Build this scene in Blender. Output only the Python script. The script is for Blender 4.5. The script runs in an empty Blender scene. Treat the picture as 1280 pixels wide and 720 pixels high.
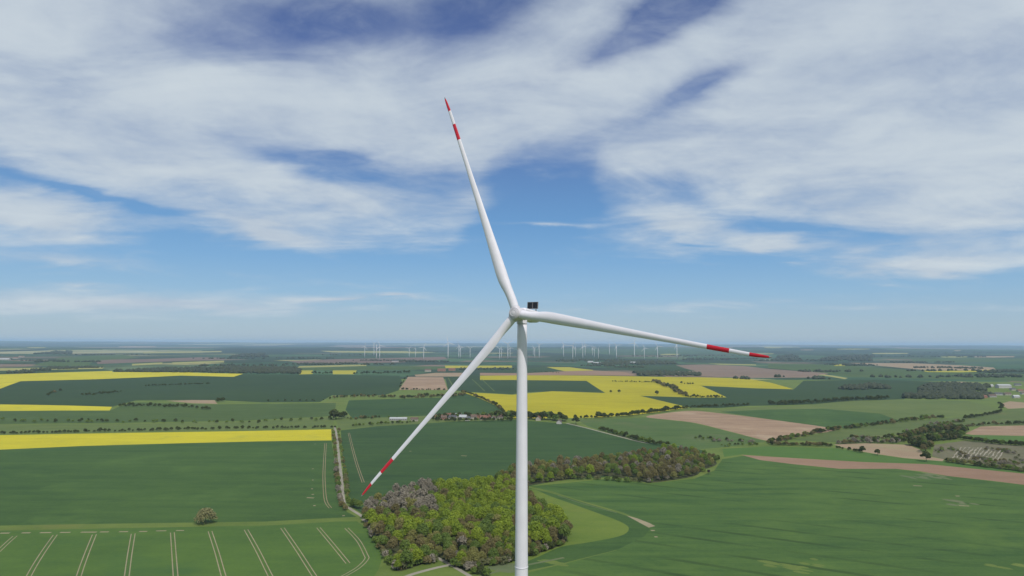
import bpy, math, random
import numpy as np
from mathutils import Vector, Matrix
from mathutils.geometry import delaunay_2d_cdt

rnd = random.Random(11)
nr = np.random.default_rng(5)
S = bpy.context.scene
COL = S.collection
rad = math.radians

# ------------------------------------------------------------------ camera
FOC, PITCH, ROLL, CAMZ = 853.0, rad(4.62), rad(0.25), 140.0
cam = bpy.data.cameras.new('camera')
cam.sensor_width = 36.0
cam.lens = 36.0 * FOC / 1280.0
cam.clip_start, cam.clip_end = 1.0, 200000.0
camo = bpy.data.objects.new('camera', cam)
COL.objects.link(camo)
Fv = np.array([0, math.cos(PITCH), math.sin(PITCH)])
U0 = np.array([0, -math.sin(PITCH), math.cos(PITCH)])
R0 = np.array([1.0, 0, 0])
Rv = math.cos(ROLL) * R0 + math.sin(ROLL) * U0
Uv = math.cos(ROLL) * U0 - math.sin(ROLL) * R0
CP = np.array([0, 0, CAMZ])
camo.matrix_world = Matrix(((Rv[0], Uv[0], -Fv[0], 0), (Rv[1], Uv[1], -Fv[1], 0),
                            (Rv[2], Uv[2], -Fv[2], CAMZ), (0, 0, 0, 1)))
S.camera = camo

def ray(px, py):
    d = Fv + Rv * (px - 640) / FOC - Uv * (py - 360) / FOC
    return d / np.linalg.norm(d)

# ------------------------------------------------------------------ render settings
S.view_settings.view_transform = 'Standard'
S.view_settings.look = 'None'
S.view_settings.exposure = 0.0
S.view_settings.gamma = 1.0
S.render.engine = 'CYCLES'
S.cycles.use_denoising = True
S.cycles.max_bounces = 6
S.cycles.diffuse_bounces = 2
S.cycles.glossy_bounces = 2
S.cycles.transmission_bounces = 2
S.cycles.transparent_max_bounces = 6
S.cycles.volume_bounces = 1

# ------------------------------------------------------------------ sun and sky
SUN_EL, SUN_AZ = rad(54), rad(155)      # azimuth clockwise from the viewing direction
sun = bpy.data.lights.new('sun', 'SUN')
sun.energy = 3.4
sun.angle = rad(0.53)
sun.color = (1.0, 0.95, 0.88)
suno = bpy.data.objects.new('sun', sun)
COL.objects.link(suno)
sd = Vector((math.sin(SUN_AZ) * math.cos(SUN_EL), math.cos(SUN_AZ) * math.cos(SUN_EL), math.sin(SUN_EL)))
suno.rotation_euler = sd.to_track_quat('Z', 'Y').to_euler()
suno.location = (0, -200, 400)

class NT:
    """small helper to write node graphs"""
    def __init__(s, tree):
        s.t = tree
    def n(s, kind, **kw):
        x = s.t.nodes.new(kind)
        for k, v in kw.items():
            setattr(x, k, v)
        return x
    def put(s, sock, v):
        if hasattr(v, 'is_linked'):
            s.t.links.new(v, sock)
        elif v is not None:
            sock.default_value = v
    def m(s, op, a, b=None, c=None, clamp=False):
        x = s.n('ShaderNodeMath', operation=op, use_clamp=clamp)
        s.put(x.inputs[0], a)
        if b is not None: s.put(x.inputs[1], b)
        if c is not None: s.put(x.inputs[2], c)
        return x.outputs[0]
    def ramp(s, v, a, b, lo=0.0, hi=1.0, smooth=True):
        x = s.n('ShaderNodeMapRange', interpolation_type='SMOOTHSTEP' if smooth else 'LINEAR')
        s.put(x.inputs['Value'], v)
        for k, w in (('From Min', a), ('From Max', b), ('To Min', lo), ('To Max', hi)):
            x.inputs[k].default_value = w
        return x.outputs[0]
    def mix(s, f, a, b, mode='MIX'):
        x = s.n('ShaderNodeMix', data_type='RGBA', blend_type=mode)
        s.put(x.inputs[0], f)
        s.put(x.inputs[6], (*a, 1) if isinstance(a, tuple) else a)
        s.put(x.inputs[7], (*b, 1) if isinstance(b, tuple) else b)
        return x.outputs[2]
    def noise(s, vec, scale, detail=4, rough=0.55, dist=0.0):
        x = s.n('ShaderNodeTexNoise')
        s.put(x.inputs['Vector'], vec)
        x.inputs['Scale'].default_value = scale
        x.inputs['Detail'].default_value = detail
        x.inputs['Roughness'].default_value = rough
        x.inputs['Distortion'].default_value = dist
        return x.outputs[0]
    def mapping(s, vec, loc=(0, 0, 0), rot=(0, 0, 0), scale=(1, 1, 1), kind='POINT'):
        x = s.n('ShaderNodeMapping', vector_type=kind)
        s.put(x.inputs['Vector'], vec)
        x.inputs['Location'].default_value = loc
        x.inputs['Rotation'].default_value = rot
        x.inputs['Scale'].default_value = scale
        return x.outputs[0]

def azel(px, py):
    d = ray(px, py)
    return math.degrees(math.atan2(d[0], d[1])), math.degrees(math.asin(d[2]))

W = bpy.data.worlds.new('World')
S.world = W
W.use_nodes = True
W.node_tree.nodes.clear()
T = NT(W.node_tree)
out = T.n('ShaderNodeOutputWorld')
bg = T.n('ShaderNodeBackground')
bg.inputs['Strength'].default_value = 0.1
T.t.links.new(bg.outputs[0], out.inputs[0])
sky = T.n('ShaderNodeTexSky', sky_type='NISHITA')
sky.sun_disc = False
sky.sun_elevation = SUN_EL
sky.sun_rotation = SUN_AZ
sky.altitude = 200
sky.air_density = 1.0
sky.dust_density = 0.6
sky.ozone_density = 2.5
tc = T.n('ShaderNodeTexCoord')
dirv = tc.outputs['Generated']
sep = T.n('ShaderNodeSeparateXYZ')
T.put(sep.inputs[0], dirv)
dx, dy, dz = sep.outputs
az = T.m('MULTIPLY', T.m('ARCTAN2', dx, dy), 57.29578)
el = T.m('MULTIPLY', T.m('ARCSINE', dz), 57.29578)
# the cloud layer seen in perspective: direction projected on a high plane
den = T.m('ADD', T.m('MAXIMUM', dz, 0.0), 0.15)
cmb = T.n('ShaderNodeCombineXYZ')
T.put(cmb.inputs[0], T.m('DIVIDE', dx, den))
T.put(cmb.inputs[1], T.m('DIVIDE', dy, den))
plane = cmb.outputs[0]
n_big = T.noise(T.mapping(plane, rot=(0, 0, rad(-25)), scale=(0.7, 1.15, 1)), 0.9, 7, 0.55, 0.6)
n_fib = T.noise(T.mapping(plane, loc=(3.1, 1.7, 0), rot=(0, 0, rad(-38)), scale=(0.75, 1.25, 1)), 1.7, 8, 0.58, 0.8)
n_mid = T.noise(T.mapping(plane, loc=(7.3, 2.2, 0), scale=(1, 1, 1)), 3.2, 6, 0.6, 0.3)
n_soft = T.noise(T.mapping(plane, loc=(1.1, 4.7, 0), rot=(0, 0, rad(-30)), scale=(0.6, 1.0, 1)), 2.4, 5, 0.5, 0.4)
n_fine = T.noise(T.mapping(plane, loc=(2.6, 9.1, 0), rot=(0, 0, rad(-34)), scale=(0.9, 1.05, 1)), 7.0, 6, 0.62, 0.5)
# az/el with a wobble so that no outline is a clean ellipse
cmb2 = T.n('ShaderNodeCombineXYZ')
T.put(cmb2.inputs[0], T.m('ADD', az, T.m('MULTIPLY', T.m('SUBTRACT', n_big, 0.5), 9.0)))
T.put(cmb2.inputs[1], T.m('ADD', el, T.m('MULTIPLY', T.m('SUBTRACT', n_soft, 0.5), 5.0)))
ae = cmb2.outputs[0]
sep2 = T.n('ShaderNodeSeparateXYZ')
T.put(sep2.inputs[0], ae)
# lower edge of the big cloud sheet: azimuth -> elevation
EDGE = [(-160, 200), (0, 226), (130, 258), (250, 276), (350, 292), (420, 302), (500, 292), (580, 293), (600, 272), (628, 240), (662, 218),
        (735, 214), (768, 242), (850, 250), (930, 270), (1000, 300), (1080, 326), (1180, 330), (1280, 318), (1420, 300)]
fc = T.n('ShaderNodeFloatCurve')
cv = fc.mapping.curves[0]
pts = [((azel(x, y)[0] + 60) / 120, azel(x, y)[1] / 30) for x, y in EDGE]
while len(cv.points) < len(pts):
    cv.points.new(0.5, 0.5)
for p_, (a, b) in zip(cv.points, pts):
    p_.location = (a, b)
fc.mapping.update()
T.put(fc.inputs['Value'], T.m('DIVIDE', T.m('ADD', sep2.outputs[0], 60.0), 120.0, clamp=True))
edge = T.m('MULTIPLY', fc.outputs[0], 30.0)
cov = T.ramp(T.m('SUBTRACT', sep2.outputs[1], edge), -2.2, 3.4, -0.75, 0.75, smooth=False)
def blob(x, y, sx, sy, rot, w, warped=True):
    """one soft elliptical patch of more (w>0) or less (w<0) cloud round a direction of the sky"""
    global cov
    a, e = azel(x, y)
    sc = 57.29578 / FOC
    v = T.mapping(ae if warped else rawae, (a, e, 0), (0, 0, rad(rot)), (sx * sc, sy * sc, 1), 'TEXTURE')
    g = T.n('ShaderNodeTexGradient', gradient_type='QUADRATIC_SPHERE')
    T.put(g.inputs[0], v)
    cov = T.m('MULTIPLY_ADD', g.outputs[1], w, cov)
cmb3 = T.n('ShaderNodeCombineXYZ')
T.put(cmb3.inputs[0], az)
T.put(cmb3.inputs[1], T.m('ADD', el, T.m('MULTIPLY', T.m('SUBTRACT', n_fib, 0.5), 1.6)))
rawae = cmb3.outputs[0]
# banks and streamers under the sheet
for b in [(40, 272, 170, 62, -4, 2.0), (330, 288, 170, 34, -10, 1.6), (845, 280, 150, 62, 0, 1.7), (965, 303, 160, 36, -4, 1.7),
          (1150, 330, 230, 26, 2, 1.2)]:
    blob(*b)
# holes and thin places in the sheet
for b in [(400, 22, 230, 80, 12, -1.5), (590, 12, 210, 60, 14, -1.45), (845, 8, 150, 40, 16, -1.6), (740, 55, 280, 46, 18, -0.95),
          (850, 112, 160, 40, 24, -1.45), (425, 205, 120, 50, -10, -1.6), (330, 190, 150, 40, -10, -0.9), (540, 238, 150, 60, 0, -1.0),
          (645, 232, 80, 40, 0, -0.6), (690, 262, 150, 60, 0, -0.6), (120, 242, 230, 16, -9, -1.4), (1000, 288, 190, 24, -20, -1.5), (880, 298, 90, 14, -6, -0.9), (280, 60, 160, 60, 0, -0.5)]:
    blob(*b)
# thin low streaks
for b in [(685, 278, 130, 7, -1, 1.2), (495, 369, 90, 10, 0, 1.7), (420, 374, 130, 9, 0, 1.6), (110, 380, 420, 34, 2, 1.5), (60, 325, 160, 24, 0, 1.0),
          (300, 385, 420, 18, 0, 0.8), (100, 357, 90, 10, 2, 0.9), (880, 380, 420, 14, 2, 0.75), (1100, 385, 300, 18, 0, 0.7), (300, 345, 260, 18, -2, 0.5)]:
    blob(*b, warped=False)
nz = T.m('ADD', T.m('MULTIPLY', T.m('SUBTRACT', n_fib, 0.5), 1.6), T.m('MULTIPLY', T.m('SUBTRACT', n_mid, 0.5), 0.9))
nz = T.m('ADD', nz, T.m('MULTIPLY', T.m('SUBTRACT', n_big, 0.5), 0.7))
nz = T.m('ADD', nz, T.m('MULTIPLY', T.m('SUBTRACT', n_fine, 0.5), 0.45))
dens = T.m('ADD', cov, nz)
veil = T.m('MULTIPLY', T.ramp(T.m('SUBTRACT', sep2.outputs[1], edge), -1.0, 5.0), T.ramp(T.m('ADD', T.m('MULTIPLY', n_fib, 0.6), T.m('MULTIPLY', n_fine, 0.5)), 0.38, 0.75, 0.02, 0.42))
mask = T.m('MULTIPLY', T.m('MAXIMUM', T.ramp(dens, -0.65, 0.95), veil), 0.95)
mask = T.m('MULTIPLY', mask, T.ramp(el, 0.2, 3.0))
shade = T.ramp(T.m('ADD', T.m('ADD', T.m('MULTIPLY', n_big, 0.8), T.m('MULTIPLY', n_fib, 0.8)), T.m('ADD', T.m('MULTIPLY', n_mid, 0.55), T.m('MULTIPLY', n_fine, 0.2))), 0.80, 1.60)
ccol = T.mix(shade, (4.5, 5.3, 6.35), (6.3, 7.0, 7.45))
# clear air between the clouds: pale at the horizon, deeper blue upwards, blended over the sky model
gr = T.n('ShaderNodeValToRGB')
T.put(gr.inputs[0], T.m('DIVIDE', el, 45.0, clamp=True))
stops = [(0.0, (3.9, 5.0, 6.0)), (0.035, (3.5, 4.95, 6.3)), (0.09, (2.6, 4.6, 6.8)), (0.15, (1.8, 3.9, 6.7)), (0.22, (1.25, 3.15, 6.1)), (0.33, (1.0, 2.2, 4.9)), (0.5, (0.80, 1.42, 3.7)), (0.65, (0.62, 1.1, 2.9)), (1.0, (0.5, 0.9, 2.4))]
while len(gr.color_ramp.elements) < len(stops): gr.color_ramp.elements.new(0.5)
for e_, (q_, c_) in zip(gr.color_ramp.elements, stops):
    e_.position = q_; e_.color = (*c_, 1)
skyc = T.mix(0.82, sky.outputs[0], gr.outputs[0])
T.put(bg.inputs['Color'], T.mix(mask, skyc, ccol))

# ------------------------------------------------------------------ terrain
def smooth(x, a, b):
    t = np.clip((x - a) / (b - a), 0, 1)
    return t * t * (3 - 2 * t)

def H(x, y):
    x = np.asarray(x, float); y = np.asarray(y, float)
    d = np.hypot(x, y)
    w1 = smooth(d, 250, 700) * (1 - smooth(d, 3000, 5500))
    h = w1 * (2.6 * np.sin(x / 185 + 0.6) * np.cos(y / 240 + 0.4) + 1.8 * np.sin(x / 420 - y / 380 + 1.0))
    w2 = smooth(d, 2200, 4500) * (1 - smooth(d, 9000, 14000))
    h = h + w2 * (5 * np.sin(x / 950 + 1) * np.sin(y / 820) + 3 * np.sin(x / 2100 + y / 1500))
    w3 = smooth(d, 8000, 13000)
    h = h + w3 * (16 * np.sin(x / 2700 + 0.7 + y / 9000) * np.sin(y / 1700 + x / 5200) + 9 * np.sin(x / 1500 + 2) * np.sin(y / 1150 + 1))
    h = h + 45 * smooth(d, 8500, 17000) * (0.75 + 0.45 * np.sin(x / 3900 + 0.4)) * (1 - smooth(d, 17500, 22000))
    h = h + 122 * smooth(d, 22000, 41000) * (1 + 0.10 * np.sin(x / 5200 + 1.2) + 0.05 * np.sin(x / 1900)) * (1 - smooth(d, 47000, 60000))
    return h

def flat(px, py):
    d = ray(px, py)
    t = CAMZ / max(-d[2], 1e-5)
    return CP + d * t

def at(px, py):
    """where the line of sight meets the ground"""
    d = ray(px, py)
    ts = np.geomspace(100, min(45000.0, 1.3 * CAMZ / max(-d[2], 1e-4)), 480)
    P = CP + ts[:, None] * d
    g = P[:, 2] - H(P[:, 0], P[:, 1])
    k = int(np.argmax(g < 0)) if (g < 0).any() else len(ts) - 1
    a, b = ts[max(k - 1, 0)], ts[k]
    for _ in range(30):
        c = 0.5 * (a + b); q = CP + c * d
        if q[2] - float(H(q[0], q[1])) < 0: b = c
        else: a = c
    q = CP + b * d
    return np.array([q[0], q[1], float(H(q[0], q[1]))])

# ------------------------------------------------------------------ object helpers
def tag(o, label=None, cat=None, group=None, kind=None):
    if label: o['label'] = label
    if cat: o['category'] = cat
    if group: o['group'] = group
    if kind: o['kind'] = kind
    return o

def empty(name, loc, rz=0.0, scale=1.0):
    o = bpy.data.objects.new(name, None)
    COL.objects.link(o)
    o.location = loc
    o.rotation_euler = (0, 0, rz)
    o.scale = (scale,) * 3
    o.empty_display_size = 1.0
    return o

def mesh(name, verts, faces, mats, mi=None, smooth_=False):
    me = bpy.data.meshes.new(name)
    me.from_pydata([tuple(map(float, v)) for v in verts], [], [tuple(int(i) for i in f) for f in faces])
    for m_ in mats: me.materials.append(m_)
    if mi is not None: me.polygons.foreach_set('material_index', np.asarray(mi, dtype=np.int32))
    if smooth_: me.polygons.foreach_set('use_smooth', np.ones(len(me.polygons), dtype=bool))
    me.update()
    return me

def obj(name, me, parent=None, loc=(0, 0, 0)):
    o = bpy.data.objects.new(name, me)
    COL.objects.link(o)
    o.location = loc
    o.parent = parent
    return o

def box(cx, cy, cz, sx, sy, sz):
    v = [(cx + a * sx / 2, cy + b * sy / 2, cz + c * sz / 2) for a in (-1, 1) for b in (-1, 1) for c in (-1, 1)]
    f = [(0, 1, 3, 2), (4, 6, 7, 5), (0, 4, 5, 1), (2, 3, 7, 6), (0, 2, 6, 4), (1, 5, 7, 3)]
    return v, f

def join(*vf):
    V, Fc = [], []
    for v, f in vf:
        n = len(V)
        V += list(v)
        Fc += [tuple(i + n for i in q) for q in f]
    return V, Fc

def lathe(prof, n=32, caps=True):
    """profile of (radius, z) round the z axis"""
    V = [(r * math.cos(2 * math.pi * k / n), r * math.sin(2 * math.pi * k / n), z) for r, z in prof for k in range(n)]
    Fc = []
    for i in range(len(prof) - 1):
        for k in range(n):
            a, b = i * n + k, i * n + (k + 1) % n
            Fc.append((a, b, b + n, a + n))
    if caps:
        Fc.append(tuple(range(n))[::-1])
        Fc.append(tuple((len(prof) - 1) * n + k for k in range(n)))
    return V, Fc

# ------------------------------------------------------------------ materials
def mat(name):
    m_ = bpy.data.materials.new(name)
    m_.use_nodes = True
    t = NT(m_.node_tree)
    b = m_.node_tree.nodes['Principled BSDF']
    b.inputs['Roughness'].default_value = 0.85
    b.inputs['Specular IOR Level'].default_value = 0.2
    return m_, t, b

def geo_pos(t):
    return t.n('ShaderNodeNewGeometry').outputs['Position']

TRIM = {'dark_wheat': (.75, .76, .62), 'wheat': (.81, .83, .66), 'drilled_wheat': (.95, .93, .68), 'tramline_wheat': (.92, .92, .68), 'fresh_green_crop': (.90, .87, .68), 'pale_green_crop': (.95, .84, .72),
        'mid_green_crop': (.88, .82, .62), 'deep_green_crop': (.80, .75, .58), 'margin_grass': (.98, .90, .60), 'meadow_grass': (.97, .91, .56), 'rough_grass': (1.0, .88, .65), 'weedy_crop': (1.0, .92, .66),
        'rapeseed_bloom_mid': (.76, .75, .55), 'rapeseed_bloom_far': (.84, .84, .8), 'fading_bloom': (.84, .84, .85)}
def crop(name, a, b, row=0.0, streak=0.5, big=260.0, tint=None, tw=0.25, spec=0.15, rowgap=0.0, tint_scale=90.0):
    """a field: broad drifts of growth, drill-row streaks along `row` (degrees), fine speckle"""
    k_ = TRIM.get(name, (1, 1, 1))
    a, b = tuple(x * y for x, y in zip(a, k_)), tuple(x * y for x, y in zip(b, k_))
    if tint: tint = tuple(x * y for x, y in zip(tint, k_))
    m_, t, bs = mat(name)
    p = geo_pos(t)
    n1 = t.noise(p, 1.0 / big, 5, 0.6)
    rv = t.mapping(p, rot=(0, 0, rad(-row)), scale=(1 / 260.0, 1 / 16.0, 1 / 60.0))
    n2 = t.noise(rv, 1.0, 5, 0.7)
    n3 = t.noise(p, 1 / 2.5, 3, 0.6)
    f = t.m('ADD', t.m('MULTIPLY', t.m('SUBTRACT', n1, 0.5), 1.6), t.m('MULTIPLY', t.m('SUBTRACT', n2, 0.5), 2.6 * streak))
    f = t.m('ADD', f, t.m('MULTIPLY', t.m('SUBTRACT', n3, 0.5), 0.7))
    n5 = t.noise(t.mapping(p, loc=(90, 20, 0), rot=(0, 0, rad(-row)), scale=(1 / 60.0, 1 / 26.0, 1 / 40.0)), 1.0, 5, 0.7)
    f = t.m('ADD', f, t.m('MULTIPLY', t.m('SUBTRACT', n5, 0.5), 1.3))
    col = t.mix(t.m('ADD', f, 0.5, clamp=True), a, b)
    if tint:
        n4 = t.noise(t.mapping(p, loc=(300, 70, 0)), 1.0 / tint_scale, 5, 0.65)
        col = t.mix(t.m('MULTIPLY', t.ramp(n4, 0.52, 0.72), tw), col, tint)
    if rowgap:
        wv = t.n('ShaderNodeTexWave', wave_type='BANDS', bands_direction='Y')
        t.put(wv.inputs['Vector'], t.mapping(p, rot=(0, 0, rad(-row))))
        wv.inputs['Scale'].default_value = 0.314 / rowgap
        wv.inputs['Distortion'].default_value = 1.2
        wv.inputs['Detail'].default_value = 2
        wv.inputs['Detail Scale'].default_value = 0.05
        brk = t.ramp(t.noise(t.mapping(p, rot=(0, 0, rad(-row)), scale=(1 / 220.0, 1 / 45.0, 1)), 1.0, 3, 0.6), 0.40, 0.66)
        col = t.mix(t.m('MULTIPLY', t.m('MULTIPLY', t.ramp(wv.outputs[1], 0.86, 1.0), brk), 0.62), col, tuple(c * 0.5 for c in a))
    t.put(bs.inputs['Base Color'], col)
    bs.inputs['Specular IOR Level'].default_value = spec
    bs.inputs['Roughness'].default_value = 0.9
    return m_

def heading(a, b):
    p, q = flat(*a), flat(*b)
    return math.degrees(math.atan2(q[1] - p[1], q[0] - p[0]))
ROW_R = heading((765, 690), (890, 711))
M = {}
M['grass'] = crop('margin_grass', (0.075, 0.125, 0.040), (0.13, 0.19, 0.065), 10, 0.2, 60, (0.17, 0.17, 0.08), 0.35)
M['meadow'] = crop('meadow_grass', (0.085, 0.145, 0.040), (0.135, 0.19, 0.055), 30, 0.4, 120, (0.18, 0.19, 0.07), 0.4)
M['scrubgrass'] = crop('rough_grass', (0.062, 0.105, 0.042), (0.10, 0.15, 0.06), 20, 0.25, 90, (0.16, 0.15, 0.09), 0.45)
M['wheat_dark'] = crop('dark_wheat', (0.031, 0.070, 0.029), (0.059, 0.112, 0.038), 4, 0.55, 320, (0.065, 0.125, 0.045), 0.5)
M['wheat_near'] = crop('wheat', (0.034, 0.076, 0.027), (0.070, 0.127, 0.038), -2, 0.5, 240, (0.10, 0.17, 0.05), 0.45)
M['wheat_row'] = crop('drilled_wheat', (0.037, 0.083, 0.030), (0.076, 0.136, 0.042), ROW_R, 0.8, 280, (0.10, 0.165, 0.045), 0.4, rowgap=29)
M['wheat_tram'] = crop('tramline_wheat', (0.048, 0.098, 0.032), (0.086, 0.150, 0.038), 80, 0.35, 110, (0.04, 0.10, 0.045), 0.5)
M['wheat_fresh'] = crop('fresh_green_crop', (0.052, 0.120, 0.032), (0.085, 0.160, 0.044), 5, 0.4, 240)
M['wheat_pale'] = crop('pale_green_crop', (0.078, 0.130, 0.042), (0.125, 0.180, 0.062), 8, 0.35, 260, (0.08, 0.14, 0.045), 0.5)
M['hill'] = crop('hill_meadow', (0.050, 0.092, 0.026), (0.085, 0.128, 0.038), 30, 0.5, 150, (0.10, 0.115, 0.05), 0.6)
M['wheat_weedy'] = crop('weedy_crop', (0.085, 0.135, 0.045), (0.125, 0.180, 0.058), 10, 0.5, 30)
M['wheat_thin'] = crop('thin_crop_soil', (0.085, 0.115, 0.052), (0.130, 0.145, 0.075), 10, 0.5, 30)
M['mid_green'] = crop('mid_green_crop', (0.044, 0.086, 0.034), (0.076, 0.126, 0.045), 6, 0.5, 400, (0.09, 0.15, 0.07), 0.4)
M['teal'] = crop('deep_green_crop', (0.024, 0.055, 0.027), (0.043, 0.084, 0.034), 6, 0.4, 500)
M['rape'] = crop('rapeseed_bloom', (0.36, 0.32, 0.018), (0.49, 0.43, 0.022), 2, 0.4, 220, (0.30, 0.30, 0.035), 0.65, tint_scale=45)
M['rape_mid'] = crop('rapeseed_bloom_mid', (0.34, 0.31, 0.018), (0.50, 0.44, 0.022), 8, 0.6, 260, (0.36, 0.35, 0.035), 0.6, tint_scale=60)
M['soil_mid'] = crop('dull_soil', (0.14, 0.10, 0.075), (0.22, 0.155, 0.115), 12, 0.8, 400, (0.10, 0.11, 0.06), 0.5)
M['soil_far'] = crop('far_soil', (0.115, 0.082, 0.066), (0.17, 0.12, 0.095), 12, 0.5, 500)
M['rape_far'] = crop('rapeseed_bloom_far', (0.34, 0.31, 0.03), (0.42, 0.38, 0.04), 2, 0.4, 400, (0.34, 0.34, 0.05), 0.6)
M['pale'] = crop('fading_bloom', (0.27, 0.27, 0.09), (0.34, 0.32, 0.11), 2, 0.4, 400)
M['soil'] = crop('ploughed_soil', (0.20, 0.130, 0.085), (0.31, 0.22, 0.145), 12, 0.8, 160, (0.36, 0.28, 0.19), 0.7)
M['soil_red'] = crop('reddish_soil', (0.20, 0.125, 0.082), (0.26, 0.17, 0.115), 12, 0.5, 200)
M['stubble'] = crop('stubble', (0.23, 0.165, 0.105), (0.29, 0.22, 0.145), 12, 0.4, 80, (0.22, 0.22, 0.11), 0.5)
M['sand'] = crop('bare_patch', (0.21, 0.18, 0.11), (0.28, 0.24, 0.155), 0, 0.2, 12, (0.20, 0.22, 0.10), 0.5, tint_scale=9)
M['gravel'] = crop('track_gravel', (0.20, 0.185, 0.15), (0.29, 0.27, 0.22), 0, 0.2, 14, (0.24, 0.23, 0.15), 0.4, tint_scale=8)
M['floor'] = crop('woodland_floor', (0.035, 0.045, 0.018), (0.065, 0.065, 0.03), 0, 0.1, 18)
M['vine'] = crop('terraced_scrub', (0.095, 0.092, 0.052), (0.155, 0.142, 0.088), 0, 0.2, 60, (0.055, 0.075, 0.03), 0.8, tint_scale=30)

def patchwork():
    m_, t, bs = mat('far_patchwork')
    p = geo_pos(t)
    def cells(scale, rot, loc, rnd_):
        v = t.n('ShaderNodeTexVoronoi', distance='MANHATTAN', feature='F1')
        t.put(v.inputs['Vector'], t.mapping(p, loc, (0, 0, rad(rot)), scale))
        v.inputs['Scale'].default_value = 1.0
        v.inputs['Randomness'].default_value = rnd_
        s_ = t.n('ShaderNodeSeparateColor')
        t.put(s_.inputs[0], v.outputs['Color'])
        return s_.outputs
    a = cells((1 / 750, 1 / 620, 0), 9, (0.3, 0.1, 0), 0.85)
    r = t.n('ShaderNodeValToRGB')
    t.put(r.inputs[0], a[0])
    cr = r.color_ramp
    cr.interpolation = 'CONSTANT'
    cols = [(0.0, (0.045, 0.095, 0.05)), (0.17, (0.03, 0.05, 0.03)), (0.40, (0.06, 0.115, 0.055)), (0.55, (0.035, 0.055, 0.033)), (0.72, (0.17, 0.125, 0.095)),
            (0.83, (0.05, 0.09, 0.05)), (0.93, (0.28, 0.26, 0.12)), (0.97, (0.10, 0.14, 0.07))]
    while len(cr.elements) < len(cols): cr.elements.new(0.5)
    for e_, (q, c) in zip(cr.elements, cols):
        e_.position = q; e_.color = (*c, 1)
    c2 = cells((1 / 1700, 1 / 4200, 0), -4, (0.7, 0.45, 0), 0.9)
    r2 = t.n('ShaderNodeValToRGB')
    t.put(r2.inputs[0], c2[1])
    r2.color_ramp.interpolation = 'CONSTANT'
    cols2 = [(0.0, (0.022, 0.036, 0.024)), (0.24, (0.06, 0.105, 0.05)), (0.40, (0.025, 0.040, 0.026)), (0.56, (0.20, 0.155, 0.12)), (0.66, (0.04, 0.07, 0.04)), (0.76, (0.34, 0.32, 0.17)), (0.87, (0.03, 0.05, 0.03))]
    while len(r2.color_ramp.elements) < len(cols2): r2.color_ramp.elements.new(0.5)
    for e_, (q, c) in zip(r2.color_ramp.elements, cols2):
        e_.position = q; e_.color = (*c, 1)
    b = cells((1 / 420, 1 / 300, 0), -6, (2.3, 0.6, 0), 0.9)
    n = t.noise(p, 1 / 700, 5, 0.65)
    vl = t.n('ShaderNodeVectorMath', operation='LENGTH')
    t.put(vl.inputs[0], p)
    base = t.mix(t.ramp(vl.outputs['Value'], 6000, 11000, 0, 0.9), r.outputs[0], r2.outputs[0])
    col = t.mix(t.ramp(b[1], 0.45, 0.55, 0, 0.45), base, (0.035, 0.062, 0.034))
    col = t.mix(t.m('MULTIPLY', t.ramp(n, 0.52, 0.60, 0, 0.75), t.ramp(vl.outputs['Value'], 6000, 12000, 1, 0.3)), col, (0.028, 0.046, 0.028))
    t.put(bs.inputs['Base Color'], col)
    bs.inputs['Roughness'].default_value = 0.95
    bs.inputs['Specular IOR Level'].default_value = 0.1
    return m_
M['patch'] = patchwork()

def paint(name, c, var=0.06, rough=0.42, streaks=0.0):
    m_, t, bs = mat(name)
    tcn = t.n('ShaderNodeTexCoord').outputs['Object']
    n = t.noise(tcn, 0.35, 4, 0.6)
    n2 = t.noise(t.mapping(tcn, scale=(1.4, 1.4, 0.06)), 1.0, 4, 0.6)
    f = t.m('ADD', t.m('MULTIPLY', t.m('SUBTRACT', n, 0.5), 1.0), t.m('MULTIPLY', t.m('SUBTRACT', n2, 0.5), streaks))
    t.put(bs.inputs['Base Color'], t.mix(t.m('ADD', f, 0.5, clamp=True), tuple(x * (1 - var) for x in c), tuple(min(1, x * (1 + var)) for x in c)))
    bs.inputs['Roughness'].default_value = rough
    bs.inputs['Specular IOR Level'].default_value = 0.35
    return m_
M['white'] = paint('turbine_white', (0.68, 0.66, 0.715), 0.08, 0.4, 1.0)
M['hubwhite'] = paint('hub_white', (0.55, 0.53, 0.565), 0.10, 0.45, 1.0)
M['red'] = paint('signal_red', (0.50, 0.012, 0.03), 0.08, 0.4)
M['tip'] = paint('tip_metal', (0.22, 0.22, 0.23), 0.05, 0.4)
M['cooler'] = paint('cooler_mesh', (0.022, 0.025, 0.032), 0.2, 0.5)
M['cframe'] = paint('cooler_frame', (0.16, 0.15, 0.15), 0.1, 0.5)
M['farwhite'] = paint('distant_turbine_white', (0.64, 0.64, 0.65), 0.03, 0.5)

def leafmat(name, a, b, trans=0.3, hue=0.36):
    m_, t, bs = mat(name)
    oi = t.n('ShaderNodeObjectInfo').outputs['Random']
    tcn = t.n('ShaderNodeTexCoord').outputs['Object']
    n = t.noise(tcn, 0.45, 3, 0.6)
    f = t.m('ADD', t.m('MULTIPLY', oi, hue), t.m('MULTIPLY', n, 1.4 - hue))
    col = t.mix(t.ramp(f, 0.2, 1.2, smooth=False), a, b)
    t.put(bs.inputs['Base Color'], col)
    bs.inputs['Roughness'].default_value = 0.7
    tr = t.n('ShaderNodeBsdfTranslucent')
    t.put(tr.inputs[0], col)
    mx = t.n('ShaderNodeMixShader')
    mx.inputs[0].default_value = trans
    o_ = m_.node_tree.nodes['Material Output']
    t.t.links.new(bs.outputs[0], mx.inputs[1])
    t.t.links.new(tr.outputs[0], mx.inputs[2])
    t.t.links.new(mx.outputs[0], o_.inputs[0])
    return m_
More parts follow.
